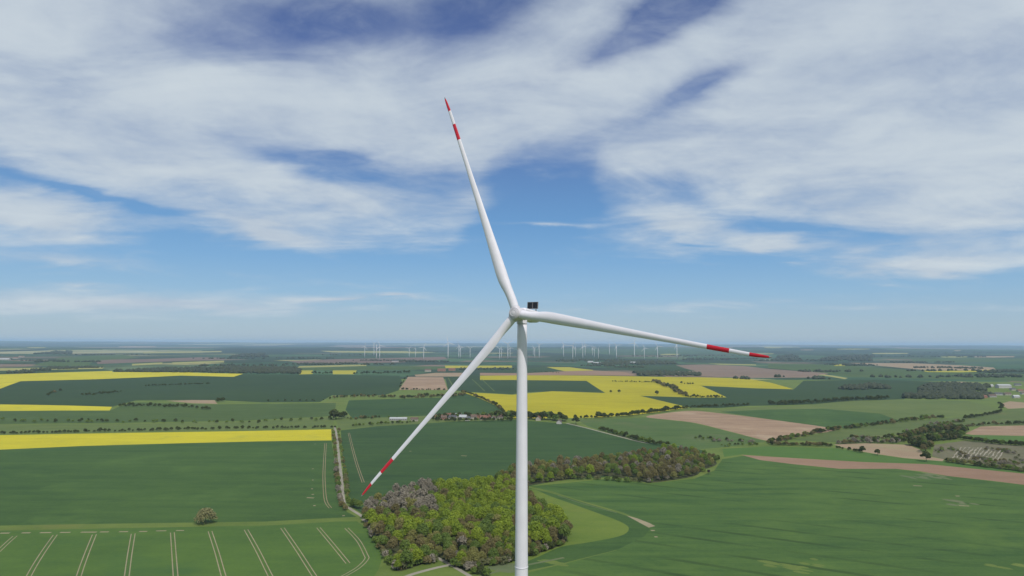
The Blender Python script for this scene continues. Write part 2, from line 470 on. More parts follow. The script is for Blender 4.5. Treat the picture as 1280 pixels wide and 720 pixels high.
M['leaf_bright'] = leafmat('fresh_beech_leaves', (0.1344, 0.2112, 0.023), (0.3008, 0.3648, 0.0358))
M['leaf_mid'] = leafmat('mid_green_leaves', (0.0896, 0.1472, 0.0307), (0.192, 0.256, 0.0512))
M['leaf_olive'] = leafmat('olive_leaves', (0.1664, 0.1728, 0.0512), (0.3072, 0.288, 0.096))
M['leaf_brown'] = leafmat('reddish_buds', (0.1344, 0.1216, 0.0512), (0.2432, 0.2048, 0.0845))
M['leaf_grey'] = leafmat('grey_twigs', (0.1664, 0.151, 0.1126), (0.32, 0.2842, 0.2202), 0.1)
M['leaf_dark'] = leafmat('dark_hedge_leaves', (0.042, 0.056, 0.016), (0.090, 0.108, 0.030))
M['leaf_pale'] = leafmat('pale_blossom_leaves', (0.14, 0.15, 0.06), (0.24, 0.24, 0.12))
M['leaf_lone'] = leafmat('pale_olive_leaves', (0.19, 0.19, 0.085), (0.33, 0.31, 0.15))
M['leaf_far'] = leafmat('far_woodland_leaves', (0.028, 0.040, 0.022), (0.060, 0.068, 0.036), 0.1, 0.0)
M['bark'] = paint('bark', (0.10, 0.085, 0.065), 0.3, 0.9, 1.0)

# ------------------------------------------------------------------ fields: traced outlines laid on the terrain
FIELDS = []   # (name, material, label, category, world outline)
def dense(P, closed=True):
    outp = []
    n = len(P)
    for i in range(n if closed else n - 1):
        a, b = P[i], P[(i + 1) % n]
        L = np.hypot(*(b[:2] - a[:2]))
        st = max(6.0, 0.045 * min(np.hypot(*a[:2]), np.hypot(*b[:2])))
        k = max(1, int(L / st))
        for j in range(k):
            outp.append(a + (b - a) * j / k)
    if not closed: outp.append(P[-1])
    return outp

def catmull(P, k=5, closed=True):
    n = len(P); o_ = []
    for i in range(n if closed else n - 1):
        p0, p1, p2, p3 = [np.array(P[(i + q) % n] if closed else P[min(max(i + q, 0), n - 1)], float) for q in (-1, 0, 1, 2)]
        for j in range(k):
            t = j / k
            o_.append(tuple(0.5 * ((2 * p1) + (-p0 + p2) * t + (2 * p0 - 5 * p1 + 4 * p2 - p3) * t * t + (-p0 + 3 * p1 - 3 * p2 + p3) * t ** 3)))
    if not closed: o_.append(tuple(P[-1]))
    return o_

def field(name, m_, label, cat, pix, curve=False):
    if curve: pix = catmull(pix)
    P = [at(*q) for q in pix]
    FIELDS.append((name, m_, label, cat, dense(P)))

def ribbon(pix, w, curve=True, off=0.0):
    """outline of a strip of width w metres along a traced line, shifted sideways by off"""
    if curve: pix = catmull(pix, 6, False)
    C = dense([at(*q) for q in pix], False)
    C = np.array(C)[:, :2]
    tg = np.gradient(C, axis=0)
    tg /= np.linalg.norm(tg, axis=1)[:, None] + 1e-9
    nn = np.stack([-tg[:, 1], tg[:, 0]], 1)
    A = C + nn * (off + w / 2)
    B = C + nn * (off - w / 2)
    return [np.array([x, y, 0]) for x, y in list(A) + list(B[::-1])]

# the far country, then everything nearer over it
far = [np.array([x, y, 0.0]) for x, y in ((-50000, 2900), (-6000, 2900), (0, 2700), (6000, 2700), (50000, 2900), (50000, 47500), (-50000, 47500))]
FIELDS.append(('farmland', 'patch', 'hazy patchwork of far fields and woods towards the horizon', 'farmland', dense(far)))
f_ = field
G = 'field'
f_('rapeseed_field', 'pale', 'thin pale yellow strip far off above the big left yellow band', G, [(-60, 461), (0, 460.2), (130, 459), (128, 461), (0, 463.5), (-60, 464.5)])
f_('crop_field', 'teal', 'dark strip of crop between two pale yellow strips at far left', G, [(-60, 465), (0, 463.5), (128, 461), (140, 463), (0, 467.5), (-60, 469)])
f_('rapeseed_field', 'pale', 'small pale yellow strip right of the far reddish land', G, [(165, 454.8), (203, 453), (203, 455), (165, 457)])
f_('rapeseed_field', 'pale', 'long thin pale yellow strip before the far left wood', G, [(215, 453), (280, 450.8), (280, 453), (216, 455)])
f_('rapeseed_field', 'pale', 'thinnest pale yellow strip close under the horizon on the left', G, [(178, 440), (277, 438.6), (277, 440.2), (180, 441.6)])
f_('ploughed_field', 'soil_far', 'reddish far field behind the thin pale yellow strips on the left', G, [(120, 451), (250, 446.5), (282, 447), (280, 450), (205, 452), (122, 455)])
f_('crop_field', 'mid_green', 'green far field behind the left yellow band', G, [(40, 457), (75, 447), (150, 443), (175, 447), (118, 451), (110, 457)])
f_('rapeseed_field', 'pale', 'pale yellow strip before the left group of far turbines', G, [(400, 438.5), (505, 438.8), (545, 440.3), (520, 441.6), (417, 440.6)])
f_('ploughed_field', 'soil_far', 'reddish far field under the left group of far turbines', G, [(360, 451.5), (420, 449), (510, 447), (555, 446), (560, 449), (500, 453), (380, 455)])
f_('rapeseed_field', 'pale', 'pale yellow strip left of the far village with trees', G, [(374, 457.6), (458, 455.6), (458, 457.4), (372, 459.6)])
f_('crop_field', 'mid_green', 'grey green strip above the small yellow plots', G, [(374, 460), (458, 457.5), (560, 458), (556, 462), (374, 462.8)])
f_('rapeseed_field', 'rape_far', 'small bright yellow plot at the right end of the left wood', G, [(374, 463), (391, 463), (391, 467.6), (374, 468)])
f_('rapeseed_field', 'rape_far', 'small yellow plot between two clumps of trees', G, [(416, 463), (446, 463), (443, 467.8), (416, 467.8)])
f_('rapeseed_field', 'rape_far', 'narrow yellow strip behind the lowest blade', G, [(556, 457), (640, 457), (640, 459.6), (557, 460)])
f_('crop_field', 'teal', 'dark green field right of the narrow yellow strip', G, [(595, 460), (650, 460), (690, 458), (715, 466.8), (600, 465)])
f_('rapeseed_field', 'rape_far', 'small yellow field just right of the tower near the red-brown soil', G, [(683, 458.7), (712, 459), (742, 462.5), (738, 464.5), (706, 464)])
f_('ploughed_field', 'soil_red', 'red brown soil above the wide yellow band right of the tower', G, [(600, 466), (655, 466.5), (706, 464), (742, 463), (780, 465), (797, 469.7), (640, 469.3), (600, 469.3)])
f_('crop_field', 'teal', 'blue green field beyond the yellow fields in front of the dark wood', G, [(745, 458), (790, 456.5), (840, 456), (880, 461), (868, 464), (800, 464.5)])
f_('ploughed_field', 'soil_mid', 'broad red brown field under the tip of the right blade', G, [(845, 456.5), (880, 455.5), (930, 457.5), (960, 461), (1000, 464), (1040, 466), (1015, 472), (935, 472.6), (868, 470), (800, 469.5), (806, 465), (870, 464)])
f_('crop_field', 'pale', 'thin pale line of stubble below the right blade tip', G, [(885, 454.3), (945, 455.6), (945, 456.8), (900, 455.8)])
f_('crop_field', 'mid_green', 'long green strip right of the right blade tip', G, [(960, 454), (1060, 456.5), (1155, 464), (1240, 466), (1290, 468), (1290, 477), (1180, 474), (1060, 471), (1030, 466), (960, 460)])
f_('ploughed_field', 'stubble', 'long brownish field with a yellow rim far right', G, [(1060, 453.6), (1140, 454), (1200, 456.5), (1242, 459.5), (1246, 463), (1160, 463), (1118, 459)])
f_('rapeseed_field', 'rape_far', 'bright yellow rim along the far right brownish field', G, [(1150, 463.2), (1200, 463.4), (1246, 461.8), (1244, 464), (1200, 465.4), (1160, 465)])
f_('rapeseed_field', 'rape_far', 'tiny yellow plot left of the far right brownish field', G, [(1042, 455.2), (1056, 455.2), (1056, 457.4), (1043, 457.4)])
f_('rapeseed_field', 'pale', 'slanting pale strip right of the yellow point', G, [(1022, 468.5), (1030, 468), (1060, 472.6), (1056, 474)])
f_('ploughed_field', 'stubble', 'pale bare strip left of the white hall', G, [(1180, 477.2), (1205, 477.2), (1226, 479), (1220, 480.6), (1190, 479.2)])

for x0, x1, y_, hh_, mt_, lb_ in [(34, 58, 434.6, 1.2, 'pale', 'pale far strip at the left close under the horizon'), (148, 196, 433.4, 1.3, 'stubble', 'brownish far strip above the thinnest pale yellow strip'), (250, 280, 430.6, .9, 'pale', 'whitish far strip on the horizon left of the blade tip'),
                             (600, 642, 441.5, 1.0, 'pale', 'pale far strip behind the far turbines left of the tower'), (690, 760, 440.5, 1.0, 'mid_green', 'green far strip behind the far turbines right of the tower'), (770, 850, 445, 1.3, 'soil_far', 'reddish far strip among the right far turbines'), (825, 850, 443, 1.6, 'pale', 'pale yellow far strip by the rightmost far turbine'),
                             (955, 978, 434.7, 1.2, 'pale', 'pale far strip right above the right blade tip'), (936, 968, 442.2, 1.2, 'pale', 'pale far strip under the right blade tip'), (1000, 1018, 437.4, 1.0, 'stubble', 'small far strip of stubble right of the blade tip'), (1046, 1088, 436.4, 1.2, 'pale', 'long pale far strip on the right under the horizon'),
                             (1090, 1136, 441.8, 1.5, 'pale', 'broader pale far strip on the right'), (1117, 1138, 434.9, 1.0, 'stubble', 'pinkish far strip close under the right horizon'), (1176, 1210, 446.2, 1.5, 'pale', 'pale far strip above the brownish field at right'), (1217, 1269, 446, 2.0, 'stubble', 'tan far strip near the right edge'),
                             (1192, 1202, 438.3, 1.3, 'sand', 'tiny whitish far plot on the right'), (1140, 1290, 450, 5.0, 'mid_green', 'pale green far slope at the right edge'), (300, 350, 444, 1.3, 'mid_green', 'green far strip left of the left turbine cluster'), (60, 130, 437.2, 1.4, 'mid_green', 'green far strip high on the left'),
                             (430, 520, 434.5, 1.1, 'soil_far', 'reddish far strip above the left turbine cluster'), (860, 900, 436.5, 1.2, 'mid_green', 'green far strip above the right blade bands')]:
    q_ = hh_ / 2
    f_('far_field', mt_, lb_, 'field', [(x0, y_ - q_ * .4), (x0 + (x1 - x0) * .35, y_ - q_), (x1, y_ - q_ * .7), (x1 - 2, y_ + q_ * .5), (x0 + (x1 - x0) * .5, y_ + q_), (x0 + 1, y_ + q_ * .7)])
f_('crop_field', 'teal', 'wide dark green field below the big left yellow band', G,
   [(-60, 500), (0, 486), (26, 476.5), (120, 474), (225, 469.5), (292, 471), (304, 467.5), (330, 468), (500, 469.5), (503, 478), (498, 488), (480, 494), (415, 494), (400, 502.5),
    (330, 503), (270, 500), (170, 500.5), (140, 508.5), (0, 505.5), (-60, 504.5)])
f_('rapeseed_field', 'rape', 'big yellow band across the far left, longest of the left yellow fields', G,
   [(-60, 470), (0, 468), (140, 463.6), (141, 465), (215, 465.4), (216, 464), (238, 464.2), (240, 465.7), (304, 467.2), (292, 471), (225, 469.5), (120, 474), (26, 476.5), (0, 479), (-60, 484)])
f_('rapeseed_field', 'rape', 'yellow corner plot joined under the big left yellow band', G, [(-60, 485), (0, 479.2), (25, 476.8), (0, 486), (-60, 500)])
f_('rapeseed_field', 'rape', 'short yellow strip at the left edge between dark and mid green crops', G, [(-60, 505), (0, 505.5), (140, 508.5), (137, 513), (0, 513.6), (-60, 514)])
f_('crop_field', 'mid_green', 'mid green crop strip between the two lower left yellow fields', G,
   [(-60, 514.5), (0, 514), (137, 513.4), (150, 508), (165, 503), (260, 505.5), (420, 503.5), (418, 520), (300, 526), (120, 529), (0, 530), (-60, 531)])
f_('crop_field', 'wheat_pale', 'paler green strip with bushes along the lower left yellow field', G, [(-60, 532), (0, 531), (150, 530), (300, 527), (418, 521), (416, 535), (300, 538), (0, 543), (-60, 544)])
f_('ploughed_field', 'stubble', 'pinkish bare sliver beside a clump of bushes on the left', G, [(208, 501), (240, 500), (268, 500.2), (272, 504.8), (240, 504)])
f_('crop_field', 'teal', 'dark field with tramlines right of the red brown square', G, [(556, 471), (578, 468), (645, 471), (733, 476), (757, 491), (700, 489), (655, 490.5), (640, 493), (580, 489.4), (560, 487)])
f_('ploughed_field', 'soil', 'square red brown field left of the lowest blade', G, [(510, 471), (554, 471.4), (559.5, 487.5), (499, 487.3), (503, 481)])
f_('ploughed_field', 'stubble', 'bare strip by the roofs above the red brown square', G, [(518, 468.5), (545, 466), (580, 466), (577, 470.6), (520, 470.6)])
f_('crop_field', 'wheat_dark', 'green field between the low hedge and the barns', G, [(436, 500.5), (480, 499), (560, 497), (586, 491), (600, 498), (622, 508), (630, 516), (545, 519), (440, 523), (432, 512)])
f_('crop_field', 'wheat_pale', 'rough green strip around the white roofed barn', G, [(420, 526), (432, 518), (440, 523.4), (545, 519.4), (632, 517), (640, 524), (560, 527), (470, 533), (424, 537)])
f_('rapeseed_field', 'rape_mid', 'broad bright yellow field behind the tower with a long point to the right', G,
   [(577, 490), (640, 493.5), (690, 489), (757, 491.3), (733, 476), (640, 475), (600, 475), (600, 469.6), (780, 470.2), (872, 471.5), (932, 473), (962, 478), (992, 486.5), (945, 485.3),
    (875, 482), (890, 488), (908, 496.5), (870, 497), (800, 494.6), (861, 509.5), (830, 514), (800, 518), (745, 522), (715, 522.5), (640, 523), (632, 518), (622, 508), (600, 498)])
f_('crop_field', 'teal', 'dark green wedge between two points of the broad yellow field', G, [(800, 494.8), (870, 497.3), (910, 497), (920, 502.5), (940, 507), (900, 510), (862, 509.3)])
f_('crop_field', 'teal', 'wide blue green field right of the yellow point', G,
   [(877, 482.4), (945, 485.6), (992, 486.8), (1004, 476), (1100, 474.6), (1180, 477.5), (1188, 483), (1145, 492), (1130, 499), (1100, 500), (1030, 505), (940, 507.3), (918, 502), (908, 496.5), (890, 488)])
f_('crop_field', 'wheat_pale', 'light green field with a smooth rise below the right blue green field', G,
   [(885, 513.5), (935, 509), (1000, 507), (1060, 501), (1120, 499.6), (1210, 501), (1248, 511), (1246, 514), (1180, 521), (1130, 526), (1060, 535), (1044, 536), (960, 524), (895, 516)])
f_('crop_field', 'wheat_near', 'darker green front part of the light green rise on the right', G, [(900, 514.6), (960, 512), (1030, 511), (1100, 517), (1125, 526), (1060, 534.6), (1044, 535.6), (960, 523.6)])
f_('ploughed_field', 'soil', 'long curved red brown field pointing left below the broad yellow field', G, [(808, 521.5), (835, 516), (865, 513.5), (895, 516), (960, 524), (1044, 536.5), (1010, 543), (985, 549), (962, 551.5), (915, 540), (865, 528)], True)
f_('meadow_field', 'hill', 'yellowish green hillside meadow left of the long red brown field', G, [(722, 525), (808, 521.8), (865, 528.3), (915, 540.5), (958, 551.5), (905, 559), (870, 562), (845, 556), (790, 549), (735, 533)])
f_('meadow_field', 'scrubgrass', 'sloping meadow between two hedges on the right', G, [(1046, 537.5), (1130, 527), (1200, 521), (1290, 517), (1290, 529), (1225, 531), (1160, 536), (1110, 545), (1090, 554), (1030, 552.5), (990, 550)])
f_('crop_field', 'wheat_dark', 'large green field between the hedged track and the tower', G,
   [(426, 538), (470, 533), (560, 527.5), (640, 524.5), (712, 530), (790, 550.5), (845, 557), (880, 563), (850, 590), (700, 600), (640, 612), (560, 620), (500, 632), (458, 645), (440, 634), (430, 600)])
f_('rapeseed_field', 'rape', 'long bright yellow strip ending at the hedged track', G, [(-60, 545.5), (0, 544), (320, 538.6), (414, 536.6), (414.5, 550.4), (320, 551.7), (100, 557.5), (0, 562), (-60, 564)])
f_('crop_field', 'wheat_near', 'large dark green field under the long yellow strip on the left', G,
   [(-80, 565), (0, 562.3), (100, 557.8), (320, 552), (414, 550.8), (418, 575), (420, 600), (424, 630), (434, 640), (446, 646), (330, 652), (0, 657), (-80, 658)])
f_('crop_field', 'wheat_tram', 'green field with pale double tractor tracks at lower left', G,
   [(-100, 666), (0, 663.4), (330, 657), (420, 652), (446, 651.5), (462, 663), (474, 680), (479, 695), (473, 712), (455, 740), (420, 800), (-300, 800), (-240, 690)])
f_('crop_field', 'wheat_row', 'huge green field filling the lower right', G,
   [(662, 608), (700, 604.5), (760, 598.5), (810, 604.5), (868, 598.5), (893, 588), (903, 574), (930, 569.5), (950, 575), (990, 580), (1050, 586), (1120, 586), (1185, 595), (1280, 606), (1420, 628),
    (1700, 800), (760, 830), (655, 760), (660, 716), (700, 706), (770, 688), (805, 670), (815, 656), (780, 641), (720, 624), (690, 614)])
f_('crop_field', 'wheat_near', 'curved strip of darker crop around the meadow tongue', G, [(660, 609.5), (697, 618.5), (771, 640.6), (816, 656), (806, 670), (772, 687), (700, 705), (655, 714), (622, 712), (640, 700), (690, 685), (660, 640)])
f_('meadow_field', 'meadow', 'yellowish green meadow tongue at the right end of the near wood', G, [(660, 612), (690, 621), (735, 637), (775, 652), (786, 661), (775, 670), (735, 678), (700, 684), (668, 698), (640, 706), (620, 690), (640, 640)], True)
f_('crop_field', 'wheat_fresh', 'fresh green strip behind the red brown ribbon on the right', G, [(903, 561), (960, 558), (1040, 560), (1090, 567), (1130, 573), (1180, 577), (1280, 588), (1340, 594), (1340, 599), (1280, 592.5), (1160, 580), (1080, 577.3), (960, 570.3), (928, 568), (905, 571)])
f_('ploughed_field', 'soil_red', 'red brown ribbon of bare soil running to the right edge', G,
   [(926, 568.5), (960, 570.7), (1080, 577.6), (1160, 580.2), (1280, 592), (1360, 602), (1360, 620), (1280, 606), (1240, 601), (1185, 595), (1150, 589), (1120, 586), (1050, 586), (990, 580), (950, 575)])
f_('ploughed_field', 'stubble', 'tan bare field with two dark trees, between hedge and fresh green strip', G, [(1042, 555.5), (1082, 554), (1135, 556), (1150, 562), (1158, 570), (1180, 574), (1178, 576.5), (1130, 572.5), (1092, 567), (1062, 561.5)])
f_('terraced_field', 'vine', 'grey terraced slope of bare rows at the right edge', 'terrace', [(1165, 570), (1168, 556), (1205, 551), (1240, 554), (1290, 559), (1300, 588), (1230, 581), (1190, 577)])
f_('ploughed_field', 'soil', 'red brown field at the right edge above a bright green strip', G, [(1206, 542), (1226, 533), (1290, 531.5), (1350, 532), (1350, 546), (1290, 545), (1215, 543.5)])
f_('crop_field', 'wheat_fresh', 'bright green strip at the right edge under the red brown field', G, [(1206, 543.5), (1290, 545.3), (1350, 546.4), (1350, 557), (1290, 553.5), (1230, 550.5)])
f_('ploughed_field', 'stubble', 'brownish plot below the right village', G, [(1250, 505), (1262, 501.5), (1290, 504), (1290, 509.5), (1260, 511)])
f_('rough_field', 'scrubgrass', 'rough green slope between right hedge and red brown field', 'field', [(1200, 521), (1248, 515), (1262, 511.5), (1290, 510), (1350, 511), (1350, 531.5), (1290, 531), (1225, 532.5), (1160, 536)])
WOOD1 = [(456, 652), (462, 638), (480, 627), (510, 618), (560, 612), (620, 609), (652, 609), (668, 634), (690, 648), (706, 664), (708, 676), (690, 686), (640, 701), (600, 708),
         (582, 712), (560, 704), (545, 700), (520, 708), (497, 714), (489, 702), (478, 685), (465, 668)]
WOOD2 = [(618, 602), (650, 588), (700, 582), (760, 577), (812, 569), (850, 564), (884, 571), (896, 580), (878, 588), (868, 595), (835, 601), (812, 603), (780, 598), (756, 595), (720, 598), (665, 606), (640, 609)]
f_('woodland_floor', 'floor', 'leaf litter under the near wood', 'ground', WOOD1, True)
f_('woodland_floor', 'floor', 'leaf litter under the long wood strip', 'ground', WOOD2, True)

def strip(name, m_, label, cat, pix, w, off=0.0, curve=True):
    FIELDS.append((name, m_, label, cat, ribbon(pix, w, curve, off)))
f_('bare_soil', 'sand', 'pale sandy scar beside the meadow tongue', 'soil', [(783, 644.3), (797, 648), (812, 654), (819, 657.5), (811, 659.5), (798, 652.5)])
strip('bare_soil', 'wheat_thin', 'thin pale line leading up to the sandy scar', 'soil', [(697, 619), (720, 627), (745, 634), (771, 641)], 1.1)
for i, q in enumerate([(0, 12), (27, 38), (50, 64), (75, 88), (101, 121), (125, 136), (149, 160), (174, 184)]):
    y0 = 666.4 - 0.012 * q[0]
    strip('bare_soil', 'sand', 'pale dashes of bare soil along the top of the tramline field', 'soil', [(q[0], y0), (q[1], y0 - 0.1)], 2.3, 0, False)
for q in [(195, 663.6, 208, 663.4), (220, 663.2, 230, 663)]:
    strip('bare_soil', 'sand', 'pale dashes of bare soil along the top of the tramline field', 'soil', [q[:2], q[2:]], 1.9, 0, False)
for k, (x, y, w) in enumerate([(388, 622, 9), (391, 618, 3), (390, 611, 2.5), (391, 600, 2), (391, 586, 2.5), (393, 632, 3), (429.5, 644.5, 3), (513, 564, 2.5), (580, 569.5, 7), (394, 555, 2), (816, 663, 5), (820, 671, 4), (1147, 607, 11), (1205, 632, 13), (1197, 620, 5)]):
    strip('bare_soil', 'sand', 'small pale scrape of bare soil in the green crop', 'soil', [(x - w / 2, y), (x + w / 2, y + (0.5 if w > 5 else 0))], 2.6, 0, False)
rp = random.Random(31)
for cx_, cy_, sx_, sy_, n_, mt_, lb_ in [(985, 708, 42, 7, 16, 'wheat_weedy', 'light weedy sliver in the lower right crop'), (1265, 706, 30, 5, 6, 'wheat_weedy', 'light weedy sliver in the lower right crop'), (688, 703, 22, 4, 7, 'wheat_weedy', 'light weedy sliver of thin crop right of the tower foot'),
                                         (1165, 596, 40, 3, 12, 'wheat_thin', 'faint brownish thin sliver of crop below the red brown ribbon'), (1205, 628, 24, 5, 7, 'wheat_thin', 'faint brownish thin sliver in the middle of the huge green field')]:
    for _ in range(n_):
        x_, y_ = rp.gauss(cx_, sx_ * .5), rp.gauss(cy_, sy_ * .5)
        w_ = rp.uniform(5, 15); t_ = rp.uniform(.5, 1.3) * (y_ - 429) / 260
        f_('thin_crop', mt_, lb_, 'field', [(x_ - w_, y_ - w_ * .14), (x_ - w_ * .3, y_ - w_ * .05 - t_), (x_ + w_ * .5, y_ + w_ * .07 - t_ * .8), (x_ + w_, y_ + w_ * .18), (x_ + w_ * .3, y_ + w_ * .06 + t_), (x_ - w_ * .5, y_ - w_ * .06 + t_ * .8)], True)
f_('bare_soil', 'wheat_thin', 'brownish bare patch right beside the tower', 'soil', [(610, 708), (640, 704), (648, 709), (640, 716), (618, 713)], True)
for ln in [[(18.7, 670), (0, 687), (-60, 745)], [(69, 668.6), (52, 693), (36, 720), (8, 775)], [(118, 668), (108, 693), (98.5, 720), (80, 780)], [(166.5, 667), (162, 694), (158.5, 720), (151, 780)],
           [(215.5, 665.5), (217.5, 693), (219.5, 720), (224, 780)], [(262.5, 664), (271, 690), (279.5, 720), (297, 780)], [(307.5, 662), (322, 688), (338, 720), (369, 780)],
           [(353, 659.8), (373, 689), (393, 720), (433, 780)], [(398, 659.5), (417, 682), (435, 704)], [(433, 660), (448, 676), (457, 693), (458, 699), (447, 710), (428, 721)]]:
    for sgn in (-1, 1):
        strip('tractor_track', 'sand', 'pale double tractor wheel tracks in the lower left crop', 'tractor track', ln, 0.62, sgn * 1.25)
for ln, wd in (([(407, 554), (405.4, 580), (405, 600), (407, 625), (413, 635)], 0.55), ([(436, 541), (441, 562), (447, 583), (454, 603)], 0.55)):
    for sgn in (-1, 1):
        strip('tractor_track', 'stubble', 'faint double wheel tracks on either side of the hedged track', 'tractor track', ln, wd, sgn * 1.1)
for ln in ([(560, 472), (568, 487)], [(590, 474), (606, 489)], [(602, 474), (618, 489)]):
    strip('tractor_track', 'wheat_pale', 'faint tramlines in the dark field behind the lowest blade', 'tractor track', ln, 3.0, 0, False)
TRACK = [(418, 533), (421, 545), (423.5, 570), (427, 600), (430, 628), (438, 636), (452, 645), (458, 652), (490, 664), (500, 672)]
strip('farm_track', 'gravel', 'grey farm track between two hedges left of the lowest blade tip', 'track', TRACK, 3.2)
strip('farm_track', 'gravel', 'pale lane running down to the village by the yellow field', 'track', [(708, 529), (735, 535.5), (760, 542), (795, 551), (812, 554.5)], 4.5)
strip('farm_track', 'gravel', 'pale gravel track with a fork at the bottom of the wood', 'track', [(490, 728), (515, 718), (540, 711), (558, 707), (566, 706)], 3.4)
strip('farm_track', 'gravel', 'short pale branch of the forked gravel track', 'track', [(546, 697), (556, 702), (564, 706.5), (574, 712), (600, 728)], 3.0)
strip('farm_track', 'wheat_thin', 'grassy earth track along the foot of the meadow tongue', 'track', [(600, 720), (640, 710), (690, 700), (705, 697)], 2.4)

# triangulate everything together so that neighbouring fields share their edges exactly
gx, gy = [], []
r_ = 40.0
while r_ < 62000:
    n_ = 120 if r_ < 20000 else 260
    for k in range(n_):
        a = 2 * math.pi * (k + (0.5 if len(gx) % 2 else 0)) / n_
        x, y = r_ * math.sin(a), r_ * math.cos(a)
        if abs(x) < 49900 and -3900 < y < 47400:
            gx.append(x + rnd.uniform(-.02, .02) * r_); gy.append(min(y + rnd.uniform(-.02, .02) * r_, 47300))
    r_ *= 1.075
corner = [(-50500, -4000), (50500, -4000), (50500, 48000), (-50500, 48000)]
VC = [Vector(c) for c in corner] + [Vector((a, b)) for a, b in zip(gx, gy)]
FA = [[0, 1, 2, 3]]
for nm, m_, lb, ct, P in FIELDS:
    k = len(VC)
    if sum(a[0] * b[1] - b[0] * a[1] for a, b in zip(P, P[1:] + P[:1])) < 0: P = P[::-1]     # outlines run counter-clockwise
    VC += [Vector((p[0], p[1])) for p in P]
    FA.append(list(range(k, k + len(P))))
vo, eo, fo, _, _, of = delaunay_2d_cdt(VC, [], FA, 0, 0.004)
vo = np.array([(v.x, v.y) for v in vo])
zo = H(vo[:, 0], vo[:, 1])
owner = [max(o_) if o_ else -1 for o_ in of]
by = {}
for fc_, w in zip(fo, owner):
    if w >= 0: by.setdefault(w, []).append(fc_)
def patch_obj(name, faces, m_):
    ids = sorted({i for f in faces for i in f})
    mp = {i: k for k, i in enumerate(ids)}
    me = mesh(name, [(vo[i, 0], vo[i, 1], zo[i]) for i in ids], [[mp[i] for i in f] for f in faces], [m_], smooth_=True)
    return obj(name, me)
for w, faces in by.items():
    if w == 0:
        tag(patch_obj('ground', faces, M['grass']), 'grassy field margins and verges between the crops', 'ground', kind='structure')
    else:
        nm, m_, lb, ct, _ = FIELDS[w - 1]
        o = tag(patch_obj(nm, faces, M[m_]), lb, ct, kind='structure')
        if nm in ('tractor_track', 'bare_soil', 'thin_crop'): o['group'] = lb

# ------------------------------------------------------------------ the wind turbine
YAW, PH, CONE, TILT, RB = 0.51999, 1.91930, rad(-6.42), rad(5), 75.0
HUBP = np.array([1.45, 204.03, 148.77])
ax_n = np.array([-math.sin(YAW) * math.cos(TILT), -math.cos(YAW) * math.cos(TILT), math.sin(TILT)])   # upwind, towards the viewer
ax_h = np.array([math.cos(YAW), -math.sin(YAW), 0.0])
ax_v = np.cross(ax_h, -ax_n); ax_v *= np.sign(ax_v[2])
TB = HUBP - ax_n * 3.4
ROOT = np.array([TB[0], TB[1], float(H(TB[0], TB[1]))])
turb = tag(empty('wind_turbine', ROOT), 'huge white wind turbine with red banded blade tips, towering over the fields', 'wind turbine')
TOPZ = HUBP[2] - ROOT[2] - 2.3
def rt(z):   # tower radius by height
    return 2.35 - (2.35 - 1.46) * (z / TOPZ) ** 1.05
prof = [(rt(z), z) for z in np.linspace(-0.3, TOPZ, 40)]
V, Fc = lathe(prof, 64)
tower = obj('tower', mesh('tower', V, Fc, [M['white']], smooth_=True), turb)
for zf in (24.0, 74.4):
    r1 = rt(zf)
    V, Fc = lathe([(r1 - 0.02, zf - 0.16), (r1 + 0.07, zf - 0.12), (r1 + 0.07, zf + 0.12), (r1 - 0.02, zf + 0.16)], 64, False)
    obj('flange', mesh('flange', V, Fc, [M['white']], smooth_=True), tower)
V, Fc = lathe([(3.6, -0.5), (3.6, 0.25), (2.6, 0.5)], 48)
obj('foundation', mesh('foundation', V, Fc, [M['cframe']]), turb)

def frame(o, origin, X, Y, Z):
    o.matrix_local = Matrix(((X[0], Y[0], Z[0], origin[0]), (X[1], Y[1], Z[1], origin[1]), (X[2], Y[2], Z[2], origin[2]), (0, 0, 0, 1)))
hub_l = HUBP - ROOT
# nacelle frame: x to the right seen from the front, y backwards, z up
NX, NY = ax_h, -ax_n
NZ = np.cross(NX, NY)
def rbox(x0, x1, y0, y1, z0, z1, r=0.7, ny=2, taper=1.0):
    """rounded box: a rounded cross-section in x/z, swept along y"""
    sec = []
    for (sx, sz, a0) in ((1, 1, 0), (-1, 1, 90), (-1, -1, 180), (1, -1, 270)):
        for k in range(6):
            a = rad(a0 + k * 18)
            cx = (x1 - r) if sx > 0 else (x0 + r)
            cz = (z1 - r) if sz > 0 else (z0 + r)
            sec.append((cx + r * math.cos(a), cz + r * math.sin(a)))
    n = len(sec); mx, mz = (x0 + x1) / 2, (z0 + z1) / 2
    ys = [(y0, 0.86), (y0 + 0.5, 1.0), (y1 - 0.9, 1.0), (y1 - 0.25, 0.93 * taper), (y1, 0.85 * taper)]
    V = [(mx + (x - mx) * s, y, mz + (z - mz) * s) for y, s in ys for x, z in sec]
    Fc = [(i * n + k, i * n + (k + 1) % n, (i + 1) * n + (k + 1) % n, (i + 1) * n + k) for i in range(len(ys) - 1) for k in range(n)]
    Fc += [tuple(range(n)), tuple(((len(ys) - 1) * n + k) for k in range(n))[::-1]]
    return V, Fc
V, Fc = rbox(-1.9, 1.9, 1.9, 11.6, -1.45, 2.1, 0.7)
V2, F2 = lathe([(1.6, -2.6), (1.6, -1.4)], 40)
V2 = [(x, y + 3.4, z) for x, y, z in V2]
nac = obj('nacelle', mesh('nacelle', *join((V, Fc), (V2, F2)), [M['white']]), turb)
frame(nac, hub_l, NX, NY, NZ)
